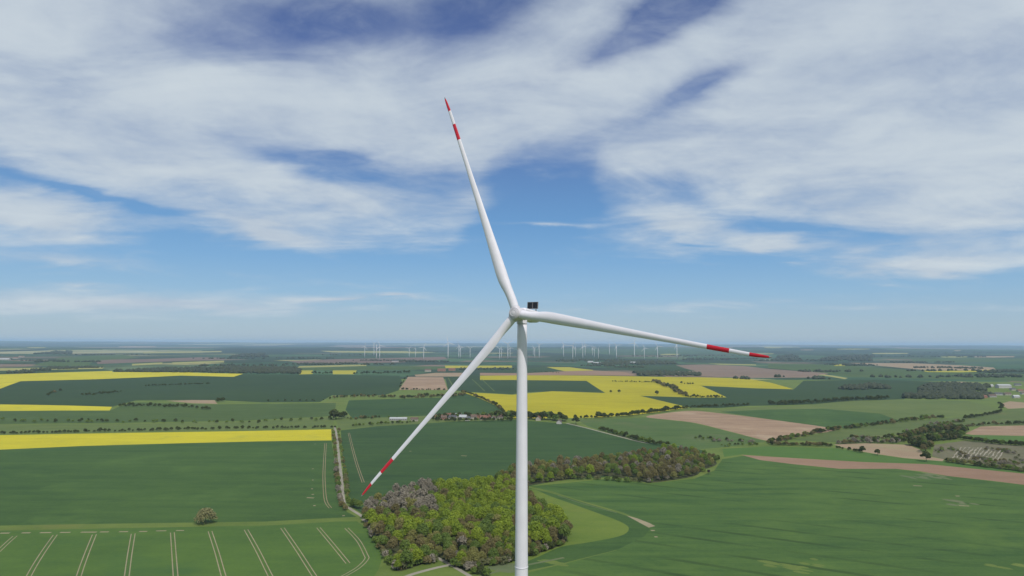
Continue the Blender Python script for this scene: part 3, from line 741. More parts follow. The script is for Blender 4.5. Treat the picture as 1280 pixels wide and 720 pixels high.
# cooler on the rear of the roof: frame with two dark panels and short feet
CX, CY, CZ = 0.25, 9.4, 3.8
parts = [box(CX, CY, CZ + 1.02, 3.7, 0.35, 0.12), box(CX, CY, CZ - 1.02, 3.7, 0.35, 0.12), box(CX, CY, CZ, 0.18, 0.35, 1.92)]
parts += [box(CX + s * 1.78, CY, CZ, 0.14, 0.35, 1.92) for s in (-1, 1)] + [box(CX + s * 1.2, CY, CZ - 1.55, 0.2, 0.3, 0.95) for s in (-1, 1)]
cool = obj('cooler', mesh('cooler', *join(*parts), [M['cframe']]), turb)
frame(cool, hub_l, NX, NY, NZ)
for s in (-1, 1):
    slats = [box(CX + s * 0.90, CY, CZ, 1.60, 0.14, 1.9)] + [box(CX + s * 0.90, CY - 0.09, CZ - 0.8 + 0.2 * k, 1.60, 0.06, 0.05) for k in range(9)]
    obj('cooler_panel', mesh('cooler_panel', *join(*slats), [M['cooler']]), cool)
# hub: rounded nose with three collars
n = 14
prof = [(1.75, 1.75), (1.95, 1.2), (2.05, 0.4), (2.02, -0.5), (1.85, -1.2), (1.5, -1.75), (1.0, -2.1), (0.45, -2.28), (0.02, -2.32)]
V, Fc = lathe([(r, -z) for r, z in prof], n)
V = [(x, -z, y) for x, y, z in V]            # turn so that the nose points to -y (upwind)
for r0_, z0_ in ((1.62, 1.72), (1.30, 1.98), (0.95, 2.18)):
    v2, f2 = lathe([(r0_ + .12, z0_ - .12), (r0_ + .10, z0_ + .05), (r0_ - .06, z0_ + .07), (r0_ - .10, z0_ - .05)], 28, False)
    n0 = len(V)
    V = list(V) + [(x, -z, y) for x, y, z in v2]
    Fc = list(Fc) + [tuple(i + n0 for i in f) for f in f2]
hub = obj('hub', mesh('hub', V, Fc, [M['hubwhite']]), turb)
frame(hub, hub_l, NX, NY, NZ)

def blade_mesh():
    NP = 36
    rs = np.concatenate([np.linspace(0.020, 0.21, 16), np.linspace(0.235, 0.785, 18), [0.79, 0.79001], np.linspace(0.80, 0.86, 4), [0.865, 0.86501],
                         np.linspace(0.88, 0.925, 3), [0.93, 0.93001], np.linspace(0.94, 0.985, 5), [0.991, 0.9911], [0.996, 1.0]])
    cx = [0, .02, .05, .09, .13, .18, .24, .35, .5, .65, .8, .9, .95, .98, .992, 1.0]
    cy = [2.62, 2.62, 2.62, 2.85, 3.3, 3.4, 3.15, 2.6, 1.98, 1.5, 1.2, 1.02, 0.86, 0.64, 0.40, 0.14]
    V, mi = [], []
    for r in rs:
        c = np.interp(r, cx, cy)
        b = smooth(r, 0.045, 0.16)
        tw = rad(np.interp(r, [0, .1, .2, .4, .7, 1], [24, 23, 20, 14, 9, 6]))
        th = np.interp(r, [0, .1, .2, .35, .6, 1], [1, .62, .40, .27, .19, .14])
        sweep = 0.35 * max(0, (r - .9) / .1) ** 2
        # effective cone minus a gentle pre-bend so that tips end where a straight blade would
        bend = 1.5 * (r - r * r)
        for k in range(NP):
            t = 2 * math.pi * k / NP
            ccx, ccy = 1.31 * math.cos(t), 1.31 * math.sin(t)
            u = 0.5 * (1 + math.cos(t))               # 1 at trailing edge
            yt = 5 * th * (0.2969 * math.sqrt(max(u, 0)) - 0.126 * u - 0.3516 * u * u + 0.2843 * u ** 3 - 0.1036 * u ** 4)
            camber = 0.60 * u ** 1.5 * (1 - u)
            ax = (u - 0.32) * c
            ay = ((yt if math.sin(t) >= 0 else -yt) + camber) * c
            x = (1 - b) * ccx + b * ax
            y = (1 - b) * ccy + b * ay
            # chord axis x = trailing edge, y = downwind
            V.append((x * math.cos(tw) - y * math.sin(tw) + sweep, x * math.sin(tw) + y * math.cos(tw) - bend * 0.0, r * RB))
    Fc = []
    for i in range(len(rs) - 1):
        rm = 0.5 * (rs[i] + rs[i + 1])
        w = 1 if (0.79 < rm < 0.865 or 0.93 < rm < 0.991) else (2 if rm > 0.991 else 0)
        for k in range(NP):
            a, b_ = i * NP + k, i * NP + (k + 1) % NP
            Fc.append((a, b_, b_ + NP, a + NP)); mi.append(w)
    Fc.append(tuple(range(NP))[::-1]); mi.append(0)
    Fc.append(tuple((len(rs) - 1) * NP + k for k in range(NP))); mi.append(2)
    return mesh('blade', V, Fc, [M['white'], M['red'], M['tip']], mi, True)
bm_ = blade_mesh()
V, Fc = lathe([(1.30, 0.6), (1.52, 0.85), (1.52, 1.9), (1.38, 2.0)], 40)
collar = mesh('blade_collar', V, Fc, [M['hubwhite']], smooth_=True)
for lab, da in (('blade pointing up', 0), ('blade pointing right, lying across the horizon', -120), ('blade pointing down left over the fields', 120)):
    a = PH + rad(da)
    rd = math.cos(a) * ax_h + math.sin(a) * ax_v
    Z = math.cos(CONE) * rd - math.sin(CONE) * ax_n
    X = (-math.sin(a) * ax_h + math.cos(a) * ax_v)      # counter-clockwise = trailing side
    Y = np.cross(Z, X)
    bo = obj('blade', bm_, turb)
    bo['label'] = lab
    frame(bo, hub_l, X, Y, Z)
    co = obj('blade_collar', collar, hub)
    m_hub = Matrix(((NX[0], NY[0], NZ[0], 0), (NX[1], NY[1], NZ[1], 0), (NX[2], NY[2], NZ[2], 0), (0, 0, 0, 1)))
    co.matrix_local = m_hub.inverted() @ Matrix(((X[0], Y[0], Z[0], 0), (X[1], Y[1], Z[1], 0), (X[2], Y[2], Z[2], 0), (0, 0, 0, 1)))

# ------------------------------------------------------------------ trees and bushes
def quads_on(lobes, n, size, jit=0.55, seed=0, stretch=1.0, low=-0.45):
    """n leaf clumps over the outside of a set of lobes (cx,cy,cz,rx,rz)"""
    g = np.random.default_rng(seed)
    L = np.array(lobes, float)
    wts = L[:, 3] ** 2; wts /= wts.sum()
    V, Fc = [], []
    k = 0; tries = 0
    while k < n and tries < n * 6:
        tries += 1
        j = g.choice(len(L), p=wts)
        v = g.normal(size=3); v /= np.linalg.norm(v)
        if v[2] < low: continue
        rr = g.uniform(0.80, 1.06) if g.random() < 0.85 else g.uniform(0.4, 0.8)
        p = L[j, :3] + v * np.array([L[j, 3], L[j, 3], L[j, 4]]) * rr
        nn = v * 1.0 + g.normal(size=3) * jit; nn /= np.linalg.norm(nn)
        u = np.cross(nn, g.normal(size=3)); u /= np.linalg.norm(u); w = np.cross(nn, u)
        s = size * g.uniform(0.6, 1.35)
        a, b = u * s * 0.5 * stretch, w * s * 0.5
        i = len(V)
        V += [p - a - b * .6, p + a * .7 - b, p + a + b * .7, p - a * .6 + b]
        Fc.append((i, i + 1, i + 2, i + 3)); k += 1
    return V, Fc

def limb(p0, p1, r0, r1, n=6):
    p0, p1 = np.array(p0, float), np.array(p1, float)
    d = p1 - p0; d /= np.linalg.norm(d)
    u = np.cross(d, [0.3, 0.9, 0.1]); u /= np.linalg.norm(u); w = np.cross(d, u)
    V = [p0 + r0 * (math.cos(2 * math.pi * k / n) * u + math.sin(2 * math.pi * k / n) * w) for k in range(n)]
    V += [p1 + r1 * (math.cos(2 * math.pi * k / n) * u + math.sin(2 * math.pi * k / n) * w) for k in range(n)]
    return V, [(k, (k + 1) % n, n + (k + 1) % n, n + k) for k in range(n)] + [tuple(range(n, 2 * n))]

def tree_parts(seed, h, r, nlobe, nq, size, jit=.6, base=0.28, stretch=1.0):
    g = random.Random(seed)
    lobes = []
    for i in range(nlobe):
        a = i * 2.4 + g.uniform(-.4, .4)
        q = math.sqrt((i + .4) / nlobe)
        d = r * 0.66 * q
        z = h * (0.82 - (0.82 - base) * 0.75 * q * q + g.uniform(-.06, .06))
        lr = r * (g.uniform(.34, .50) if nlobe < 14 else g.uniform(.25, .40))
        lobes.append((d * math.cos(a), d * math.sin(a), min(z, h - lr * .8), lr, lr * g.uniform(.75, 1.0)))
    lobes.append((0, 0, h * (.5 + base * .35), r * .78, h * (.5 - base * .45)))
    crown = quads_on(lobes, nq, size, jit, seed, stretch)
    trunk = [limb((0, 0, -0.4), (g.uniform(-.2, .2), g.uniform(-.2, .2), h * .45), 0.028 * h, 0.018 * h, 8)]
    for l in lobes[:min(6, nlobe)]:
        trunk.append(limb((0, 0, h * g.uniform(.3, .45)), (l[0] * .9, l[1] * .9, l[2]), 0.012 * h, 0.004 * h, 5))
    return crown, join(*trunk)

def bare_parts(seed, h, r):
    g = random.Random(seed)
    br = [limb((0, 0, -.4), (0, 0, h * .4), .028 * h, .02 * h, 8)]
    tips = []
    for i in range(9):
        a = i * 2.4; q = math.sqrt((i + .5) / 9)
        e = (r * .7 * q * math.cos(a), r * .7 * q * math.sin(a), h * (.92 - .3 * q * q))
        br.append(limb((0, 0, h * g.uniform(.25, .42)), e, .011 * h, .003 * h, 5)); tips.append(e)
    tw = quads_on([(e[0], e[1], e[2] - .6, r * .36, r * .42) for e in tips] + [(0, 0, h * .6, r * .6, h * .3)], 900, 0.55, 1.2, seed, 1.9)
    return tw, join(*br)

PROTO = {}
def proto(kind, n, fn, leaf, two=True):
    PROTO[kind] = []
    for i in range(n):
        c, t = fn(i)
        if two:
            PROTO[kind].append((mesh(kind + '_crown', *c, [leaf]), mesh(kind + '_trunk', *t, [M['bark']])))
        else:
            V, Fc = join(c, t)
            PROTO[kind].append((mesh(kind, V, Fc, [leaf, M['bark']], [0] * len(c[1]) + [1] * len(t[1])), None))
proto('beech', 4, lambda i: tree_parts(20 + i, 13.5, 6.0, 19, 1900, 0.70), M['leaf_bright'])
proto('leafy', 4, lambda i: tree_parts(40 + i, 12.0, 5.4, 16, 1600, 0.68), M['leaf_mid'])
proto('olive', 3, lambda i: tree_parts(60 + i, 11.5, 5.2, 15, 1400, 0.66, .8), M['leaf_olive'])
proto('budding', 3, lambda i: tree_parts(80 + i, 12.5, 5.1, 15, 1350, 0.60, .9, stretch=1.4), M['leaf_brown'])
proto('bare', 3, lambda i: bare_parts(100 + i, 12.5, 4.6), M['leaf_grey'])
proto('bush', 4, lambda i: tree_parts(120 + i, 4.2, 2.7, 6, 420, 0.55, base=0.12), M['leaf_mid'], False)
proto('darkbush', 4, lambda i: tree_parts(130 + i, 4.2, 2.7, 6, 360, 0.6, base=0.12), M['leaf_dark'], False)
proto('brownbush', 3, lambda i: tree_parts(140 + i, 4.2, 2.7, 6, 380, 0.5, .9, stretch=1.5, base=0.12), M['leaf_brown'], False)
proto('palebush', 2, lambda i: tree_parts(150 + i, 4.2, 2.6, 6, 380, 0.5, base=0.12), M['leaf_pale'], False)
proto('greybush', 2, lambda i: tree_parts(155 + i, 4.2, 2.6, 6, 380, 0.5, 1.0, stretch=1.6, base=0.12), M['leaf_grey'], False)
proto('fartree', 4, lambda i: tree_parts(160 + i, 10.0, 4.6, 7, 260, 1.35), M['leaf_dark'], False)
proto('fargreen', 3, lambda i: tree_parts(170 + i, 10.0, 4.6, 7, 260, 1.35), M['leaf_mid'], False)

KIND = {'beech': ('leafy_tree', 'tree'), 'leafy': ('leafy_tree', 'tree'), 'olive': ('budding_tree', 'tree'), 'budding': ('budding_tree', 'tree'), 'bare': ('bare_tree', 'tree'),
        'bush': ('bush', 'bush'), 'darkbush': ('bush', 'bush'), 'brownbush': ('bush', 'bush'), 'palebush': ('bush', 'bush'), 'greybush': ('bush', 'bush'),
        'fartree': ('hedgerow_tree', 'tree'), 'fargreen': ('hedgerow_tree', 'tree')}
LATER = {'bush': [], 'hedgerow_tree': [], 'budding_tree': [], 'leafy_tree': []}
def plant(kind, p, s, label, group=None, sz=1.0, name=None, now=False):
    if not now and name is None and group and KIND[kind][0] in LATER:
        LATER[KIND[kind][0]].append((s * (4.2 if 'bush' in kind else 10) / math.hypot(p[0], p[1]), kind, p, s, label, group, sz))
        return
    c, t = rnd.choice(PROTO[kind])
    nm, ct = KIND[kind]
    rz = rnd.uniform(0, 6.28)
    if t is None:
        o = obj(name or nm, c)
        o.location = p; o.rotation_euler = (0, 0, rz); o.scale = (s, s, s * sz)
    else:
        o = empty(name or nm, p, rz); o.scale = (s, s, s * sz)
        obj('crown', c, o); obj('trunk', t, o)
    return tag(o, label, ct, group)

def inside(pt, poly):
    x, y = pt; c = False
    for i in range(len(poly)):
        (x1, y1), (x2, y2) = poly[i], poly[i - 1]
        if (y1 > y) != (y2 > y) and x < (x2 - x1) * (y - y1) / (y2 - y1) + x1: c = not c
    return c
def scatter(pix, spacing, seed, shrink=0.0):
    g = random.Random(seed)
    poly = [tuple(at(*q)[:2]) for q in catmull(pix, 4)]
    xs, ys = [p[0] for p in poly], [p[1] for p in poly]
    pts_ = []
    for _ in range(9000):
        p = (g.uniform(min(xs), max(xs)), g.uniform(min(ys), max(ys)))
        if inside(p, poly) and all((p[0] - q[0]) ** 2 + (p[1] - q[1]) ** 2 > spacing ** 2 for q in pts_):
            pts_.append(p)
    return pts_
def P3(x, y): return (x, y, float(H(x, y)) - 0.05)
def pix_of(x, y, z=0):
    d = np.array([x, y, z]) - CP
    q = d @ Fv
    return 640 + FOC * (d @ Rv) / q, 360 - FOC * (d @ Uv) / q

# the near wood
LB1 = {'beech': 'bright fresh green leafy tree in the wood behind the tower', 'leafy': 'mid green leafy tree in the wood behind the tower', 'olive': 'olive brown budding tree in the wood behind the tower',
       'budding': 'reddish brown budding tree in the wood behind the tower', 'bare': 'grey leafless tree in the wood behind the tower'}
for (x, y) in scatter(WOOD1, 6.1, 3):
    px, py = pix_of(x, y)
    u = rnd.random()
    if px < 545 and py < 655:
        k = 'bare' if (py < 645 and u < .72) else ('budding' if u < .5 else ('leafy' if u < .85 else 'olive'))
    elif py > 672 and px < 660:
        k = 'leafy' if u < .34 else ('olive' if u < .62 else ('budding' if u < .80 else ('bare' if u < .84 else 'beech')))
    elif px > 655:
        k = 'beech' if u < .4 else ('leafy' if u < .7 else 'budding')
    else:
        k = 'beech' if u < .62 else ('leafy' if u < .74 else ('olive' if u < .90 else 'budding'))
    s = rnd.uniform(.62, 1.08) * (1.0 if py < 678 else .84) * (0.9 if px < 500 else 1)
    plant(k, P3(x, y), s, LB1[k], LB1[k].replace('tree', 'trees', 1), rnd.uniform(.9, 1.12))
# shrubs on its front rim
for (a, b, n_) in [((458, 660), (492, 712), 14), ((492, 714), (545, 702), 12), ((575, 712), (640, 703), 14), ((640, 703), (706, 680), 16), ((566, 708), (612, 722), 10)]:
    for i in range(n_):
        t = (i + rnd.uniform(.1, .9)) / n_
        q = at(a[0] + (b[0] - a[0]) * t + rnd.uniform(-2, 2), a[1] + (b[1] - a[1]) * t + rnd.uniform(-2, 1))
        k = rnd.choice(['bush', 'bush', 'palebush', 'greybush', 'brownbush', 'darkbush'])
        lb = {'bush': 'green', 'palebush': 'pale blossoming', 'greybush': 'grey twiggy', 'brownbush': 'reddish brown', 'darkbush': 'dark green'}[k] + ' bush along the front edge of the near wood'
        plant(k, P3(q[0], q[1]), rnd.uniform(.8, 1.35), lb, lb.replace('bush', 'bushes'))
# the long wood strip beyond
LB2 = {'leafy': 'mid green tree in the long wood strip right of the tower', 'olive': 'olive budding tree in the long wood strip right of the tower',
       'budding': 'reddish brown budding tree in the long wood strip right of the tower', 'bare': 'grey bare tree in the long wood strip right of the tower', 'beech': 'fresh green tree in the long wood strip right of the tower'}
for (x, y) in scatter(WOOD2, 8.6, 4):
    u = rnd.random(); px, py = pix_of(x, y)
    k = 'budding' if u < .36 else ('olive' if u < .62 else ('leafy' if u < .84 else ('bare' if u < .93 else 'beech')))
    plant(k, P3(x, y), rnd.uniform(.72, 1.0) * (.8 if px > 850 else 1), LB2[k], LB2[k].replace('tree', 'trees', 1), rnd.uniform(.9, 1.1))
for (a, b, n_) in [((640, 607), (720, 599), 12), ((720, 599), (812, 604), 14), ((812, 604), (882, 589), 12)]:
    for i in range(n_):
        t = (i + rnd.uniform(.1, .9)) / n_
        q = at(a[0] + (b[0] - a[0]) * t, a[1] + (b[1] - a[1]) * t + rnd.uniform(-1.5, .5))
        k = rnd.choice(['bush', 'bush', 'palebush', 'greybush', 'darkbush'])
        lb = {'bush': 'green', 'palebush': 'pale', 'greybush': 'grey twiggy', 'darkbush': 'dark green'}[k] + ' bush along the front of the long wood strip'
        plant(k, P3(q[0], q[1]), rnd.uniform(.9, 1.4), lb, lb.replace('bush', 'bushes'))

# lone trees
q = at(257, 654.5)
proto('dome', 1, lambda i: tree_parts(301, 11.5, 8.0, 22, 3200, 0.62, .7, base=.10), M['leaf_lone'])
KIND['dome'] = ('rounded_tree', 'tree')
plant('dome', P3(q[0], q[1]), 1.08, 'lone rounded pale olive tree on the grass strip above the tramline field', None, .95)
q = at(505, 640)
def along(line, n_, kinds, hgt, label, group, jit=0.8, name=None):
    """n_ plants along a traced line; hgt in metres"""
    if n_ >= 12 and name is None: n_ = int(n_ * 1.45)
    L = [0]
    for i in range(1, len(line)): L.append(L[-1] + math.dist(line[i], line[i - 1]))
    for i in range(n_):
        t = (i + rnd.uniform(.05, .95)) / n_ * L[-1]
        j = max(k for k in range(len(L)) if L[k] <= t) if t < L[-1] else len(L) - 2
        j = min(j, len(line) - 2)
        w = (t - L[j]) / max(L[j + 1] - L[j], 1e-6)
        x = line[j][0] + (line[j + 1][0] - line[j][0]) * w
        y = line[j][1] + (line[j + 1][1] - line[j][1]) * w
        q = at(x + rnd.uniform(-jit, jit), y + rnd.uniform(-jit, jit) * .35)
        k = rnd.choice(kinds)
        base = 4.2 if 'bush' in k else (10.0 if k.startswith('far') else 12.5)
        plant(k, P3(q[0], q[1]), hgt / base * rnd.uniform(.65, 1.3), label, group, rnd.uniform(.85, 1.1), name)
# the hedged track
along([(416, 538), (419, 560), (421, 590), (423, 615), (427, 632), (433, 638)], 30, ['brownbush', 'brownbush', 'bush', 'olive', 'greybush'], 4.6, 'brownish bush on the left side of the hedged track', 'bushes left of the hedged track', 1.0)
along([(422.5, 538), (426.5, 560), (431, 590), (434, 615), (436, 630)], 26, ['brownbush', 'bush', 'bush', 'olive', 'palebush'], 4.0, 'greenish bush on the right side of the hedged track', 'bushes right of the hedged track', 1.0)
along([(438, 632), (450, 637)], 5, ['leafy', 'bush'], 7.0, 'dark green tree at the bend of the hedged track', 'trees at the bend of the hedged track', 1.2)
# tall clump beyond the end of the yellow strip
along([(416, 525), (431, 523), (428, 521)], 7, ['fartree'], 17, 'tall dark tree in the clump beyond the yellow strip end', 'trees of the clump beyond the yellow strip', .6)
# rows over the long yellow strip
along([(0, 542.5), (150, 539), (300, 536), (420, 534.5)], 60, ['darkbush'], 4.2, 'small dark bush in the row behind the long yellow strip', 'bushes behind the long yellow strip', 1.5)
along([(0, 526), (110, 527.5), (300, 528.5), (410, 524), (500, 523)], 44, ['darkbush', 'bush'], 4.5, 'small dark bush in the row between two green strips on the left', 'bushes between the left green strips', 4)
along([(100, 526.5), (138, 527.5)], 4, ['fartree'], 7, 'dark tree in the row between two green strips on the left', 'trees between the left green strips', 1)
along([(104, 494.5), (150, 490)], 16, ['darkbush'], 5, 'dark bush in the slanting clump in the wide dark field', 'bushes in the slanting clump', 2)
along([(58, 494), (76, 487.5)], 9, ['darkbush', 'brownbush'], 6, 'dark bush in the small clump at left in the wide dark field', 'bushes in the small left clump', 3)
along([(180, 482.5), (210, 481.5), (264, 479.8)], 28, ['darkbush'], 5, 'dark bush in the long straight row in the wide dark field', 'bushes of the straight row in the dark field', .8)
along([(148, 508), (180, 507.5), (230, 509), (262, 512.5)], 30, ['darkbush', 'fartree'], 6, 'dark bush right of the short yellow strip', 'bushes right of the short yellow strip', 2.0)
along([(270, 502.5), (280, 502)], 4, ['fartree'], 10, 'dark tree at the end of the pinkish sliver', 'trees at the pinkish sliver', 1)
along([(332, 501.5), (400, 501), (418, 498)], 10, ['darkbush'], 4, 'dark bush along the lower edge of the wide dark field', 'bushes below the wide dark field', 1)
along([(414, 498), (440, 496.5), (470, 496), (495, 497)], 26, ['darkbush', 'brownbush', 'fartree'], 6, 'dark bush in the thicket before the middle green field', 'bushes of the middle thicket', 2)
along([(500, 498), (530, 496.5), (560, 496), (584, 494)], 34, ['darkbush', 'brownbush', 'fartree'], 7, 'dark bush in the thicket left of the lowest blade', 'bushes of the thicket behind the lowest blade', 3)
along([(440, 524), (467, 523)], 8, ['darkbush', 'brownbush'], 5, 'dark bush left of the white roofed barn', 'bushes left of the barn', 2)
along([(440, 533), (485, 530), (520, 528)], 12, ['darkbush', 'bush'], 5, 'dark bush in the loose row before the barns', 'bushes before the barns', 1.5)
# around the red brown square
along([(500, 487), (530, 487.5), (558, 487.8)], 14, ['darkbush'], 5, 'small dark tree along the foot of the red brown square', 'trees below the red brown square', .5)
along([(500, 486), (504, 478), (509, 471)], 8, ['fartree'], 8, 'dark tree along the left side of the red brown square', 'trees left of the red brown square', .8)
along([(443, 468), (500, 466.5), (515, 466)], 22, ['fartree'], 12, 'dark tree in the belt behind the wide dark field', 'trees in the belt behind the dark field', 2)
along([(388, 467.5), (416, 467.5)], 10, ['fartree'], 11, 'dark tree between the two small yellow plots', 'trees between the small yellow plots', 1)
# hedge down to the village, village trees
along([(577, 490), (590, 494), (600, 498), (612, 503), (622, 509), (630, 516)], 30, ['fartree', 'darkbush', 'brownbush'], 6.5, 'dark tree in the hedge along the left edge of the broad yellow field', 'trees left of the broad yellow field', .8)
along([(540, 524.5), (560, 522), (600, 522), (640, 522)], 26, ['fartree', 'fargreen', 'fartree'], 10, 'dark tree among the houses left of the tower', 'trees among the houses left of the tower', 2.2)
along([(541, 526), (570, 526.6), (600, 526.8), (640, 526)], 20, ['fartree', 'darkbush', 'fargreen'], 6.5, 'dark garden tree in front of the houses left of the tower', 'garden trees in front of the houses', 1.2)
along([(620, 522), (650, 523), (690, 525), (708, 527)], 34, ['fartree', 'fargreen', 'fartree'], 12, 'dark tree in the belt around the houses right of the tower', 'trees around the houses right of the tower', 2.4)
along([(714, 523), (728, 523.5), (740, 523), (755, 522.5)], 9, ['fartree'], 7, 'dark tree in the thin row below the broad yellow field', 'trees of the thin row below the yellow field', .8)
along([(748, 522.5), (790, 520), (805, 518), (835, 514), (860, 510.5)], 30, ['fartree', 'fartree', 'darkbush'], 9, 'round dark tree in the row between yellow field and red brown field', 'trees between the yellow and the red brown field', .8)
along([(862, 510), (900, 508.5), (935, 507)], 20, ['darkbush', 'fartree'], 6, 'dark bush in the hedge below the dark green wedge', 'bushes below the dark green wedge', .8)
along([(748, 537), (770, 543), (795, 550), (820, 556)], 22, ['darkbush', 'fartree', 'bush'], 6.5, 'dark bush beside the pale lane', 'bushes beside the pale lane', .8)
along([(820, 556), (838, 557)], 6, ['darkbush', 'fartree'], 6, 'dark bush at the lower end of the pale lane', 'bushes at the lower end of the lane', .8)
along([(765, 477.3), (790, 478), (815, 478.5)], 14, ['fartree'], 6, 'dark bush in the line inside the broad yellow field', 'bushes inside the broad yellow field', .6)
along([(818, 478), (830, 482), (842, 487), (856, 496)], 46, ['fartree', 'brownbush'], 9.5, 'dark tree in the slanting belt across the yellow field', 'trees of the slanting belt in the yellow field', 3.2)
along([(852, 480), (868, 481)], 6, ['fartree'], 8, 'dark tree right of the slanting belt in the yellow field', 'trees right of the slanting belt', .8)
along([(860, 496.5), (880, 497), (905, 497)], 14, ['darkbush', 'fartree'], 6.5, 'dark bush between the yellow points and the dark wedge', 'bushes above the dark wedge', .6)
for (x, y, h_, lb) in [(821, 493.8, 13, 'single round dark tree between yellow field and dark wedge'), (774, 491.7, 11, 'round reddish tree, right one of a pair in the yellow field'),
                       (763.5, 491.4, 9, 'smaller dark tree, left one of a pair in the yellow field'), (720, 530.5, 15, 'tall narrow dark tree at the top of the pale lane')]:
    q = at(x, y)
    plant('fartree', P3(q[0], q[1]), h_ / 10, lb, None, 1.0)
along([(668, 465), (700, 466.5)], 9, ['fartree'], 7, 'small dark tree on the red brown soil right of the tower', 'trees on the red brown soil', .8)
# right hand hedges and valley
along([(960, 553.5), (985, 549.5), (1010, 543.5), (1045, 537), (1080, 533.5), (1110, 529.5), (1140, 525.5), (1180, 521.5)], 95, ['darkbush', 'fartree', 'bush', 'brownbush'], 6, 'dark bush in the long curving hedge below the light green rise', 'bushes of the long curving hedge', 2.6)
along([(962, 556), (1000, 557), (1036, 558)], 18, ['darkbush', 'brownbush'], 5, 'dark bush at the left end of the valley hedge', 'bushes at the left end of the valley hedge', 1.2)
along([(1045, 555), (1080, 553.5), (1110, 554), (1130, 553)], 18, ['brownbush', 'darkbush', 'greybush'], 6, 'brownish bush along the top of the tan field', 'bushes above the tan field', 1.2)
along([(1036, 558), (1060, 563), (1080, 566)], 8, ['darkbush'], 4, 'dark bush along the lower left of the tan field', 'bushes at the lower left of the tan field', .8)
for (x, y, h_, lb) in [(1078, 566, 9, 'larger dark reddish tree on the edge of the tan field'), (1097, 569, 8, 'smaller dark reddish tree on the edge of the tan field'), (1158, 577, 13, 'dark upright tree at the right corner of the tan field')]:
    q = at(x, y)
    plant('fartree', P3(q[0], q[1]), h_ / 10, lb, None, 1.0)
along([(1126, 553), (1140, 545), (1160, 541), (1185, 538), (1205, 540), (1200, 547), (1160, 552), (1140, 556), (1160, 560), (1158, 566)], 170, ['fartree', 'budding', 'fartree', 'leafy'], 9.5, 'dark tree in the valley wood on the right', 'trees of the valley wood', 4)
along([(1200, 549), (1225, 552.5), (1250, 555.5), (1285, 558)], 26, ['darkbush', 'bush', 'fartree'], 6, 'dark bush along the top of the terraced slope', 'bushes above the terraced slope', 1.2)
along([(1180, 577), (1210, 581), (1245, 585), (1285, 590)], 34, ['bush', 'olive', 'darkbush', 'palebush'], 5.5, 'green bush along the foot of the terraced slope', 'bushes below the terraced slope', 2.0)
along([(1170, 566), (1185, 560), (1200, 568), (1215, 574), (1240, 578), (1275, 580), (1270, 566), (1235, 562)], 60, ['greybush', 'bush', 'brownbush', 'palebush'], 3.4, 'grey green bush scattered on the terraced slope', 'bushes on the terraced slope', 5)
along([(870, 548), (900, 551), (930, 553), (950, 555), (900, 558)], 26, ['darkbush', 'greybush', 'bush'], 3.6, 'small dark bush dotted over the hillside meadow', 'bushes dotted over the hillside meadow', 4)
along([(1060, 549), (1100, 549), (1130, 545), (1160, 533), (1200, 527), (1185, 534)], 60, ['greybush', 'darkbush', 'bush', 'brownbush'], 4.5, 'grey brown scrub bush on the rough valley slope', 'scrub on the valley slope', 6)
along([(893, 577), (900, 574)], 4, ['darkbush', 'leafy'], 6, 'round dark bush at the right end of the long wood strip', 'bushes at the end of the long wood strip', .8)
along([(1205, 524), (1230, 520), (1250, 516), (1253, 508), (1248, 505)], 24, ['darkbush', 'fartree'], 6, 'dark bush on the right rim of the light green rise', 'bushes right of the light green rise', .8)
along([(1205, 534), (1240, 531), (1285, 530)], 16, ['darkbush', 'brownbush', 'fartree'], 6, 'dark bush along the top of the right red brown field', 'bushes above the right red brown field', 1)
along([(960, 506), (1000, 505), (1060, 501), (1110, 499)], 44, ['fartree', 'darkbush'], 9, 'dark tree in the hedge above the light green rise', 'trees above the light green rise', 1.2)
# the 300 that show largest stand as things of their own, the smaller ones beyond as one mass
for nm_, ls in LATER.items():
    ls.sort(key=lambda q: -q[0])
    lim = 290 if nm_ == 'bush' else 285
    for q in ls[:lim]: plant(*q[1:6], sz=q[6], now=True)
    VV, FF, MI, off, mats_ = [], [], [], 0, []
    for q in ls[lim:]:
        kind, p, s_, sz = q[1], q[2], q[3], q[6]
        me_ = rnd.choice(PROTO[kind])[0]
        nv = len(me_.vertices)
        co = np.empty(nv * 3); me_.vertices.foreach_get('co', co); co = co.reshape(-1, 3)
        a = rnd.uniform(0, 6.28); ca, sa = math.cos(a), math.sin(a)
        co = np.stack([(co[:, 0] * ca - co[:, 1] * sa) * s_ + p[0], (co[:, 0] * sa + co[:, 1] * ca) * s_ + p[1], co[:, 2] * s_ * sz + p[2]], 1)
        lm = me_.materials[0]
        if lm not in mats_: mats_.append(lm)
        if M['bark'] not in mats_: mats_.append(M['bark'])
        for f in me_.polygons:
            FF.append([i + off for i in f.vertices]); MI.append(mats_.index(lm if f.material_index == 0 else M['bark']))
        VV.append(co); off += nv
    if VV:
        on_, lb_ = {'bush': ('distant_bushes', 'small dark bushes of the far hedges and field edges'), 'hedgerow_tree': ('distant_hedgerow_trees', 'small dark trees of the far hedgerows and copses'),
                     'budding_tree': ('distant_budding_trees', 'brownish budding trees deep in the wood strip and the valley'), 'leafy_tree': ('distant_leafy_trees', 'green trees deep in the wood strip and the valley')}[nm_]
        tag(obj(on_, mesh('distant_mass', np.concatenate(VV), FF, mats_, MI)), lb_, 'trees', kind='stuff')
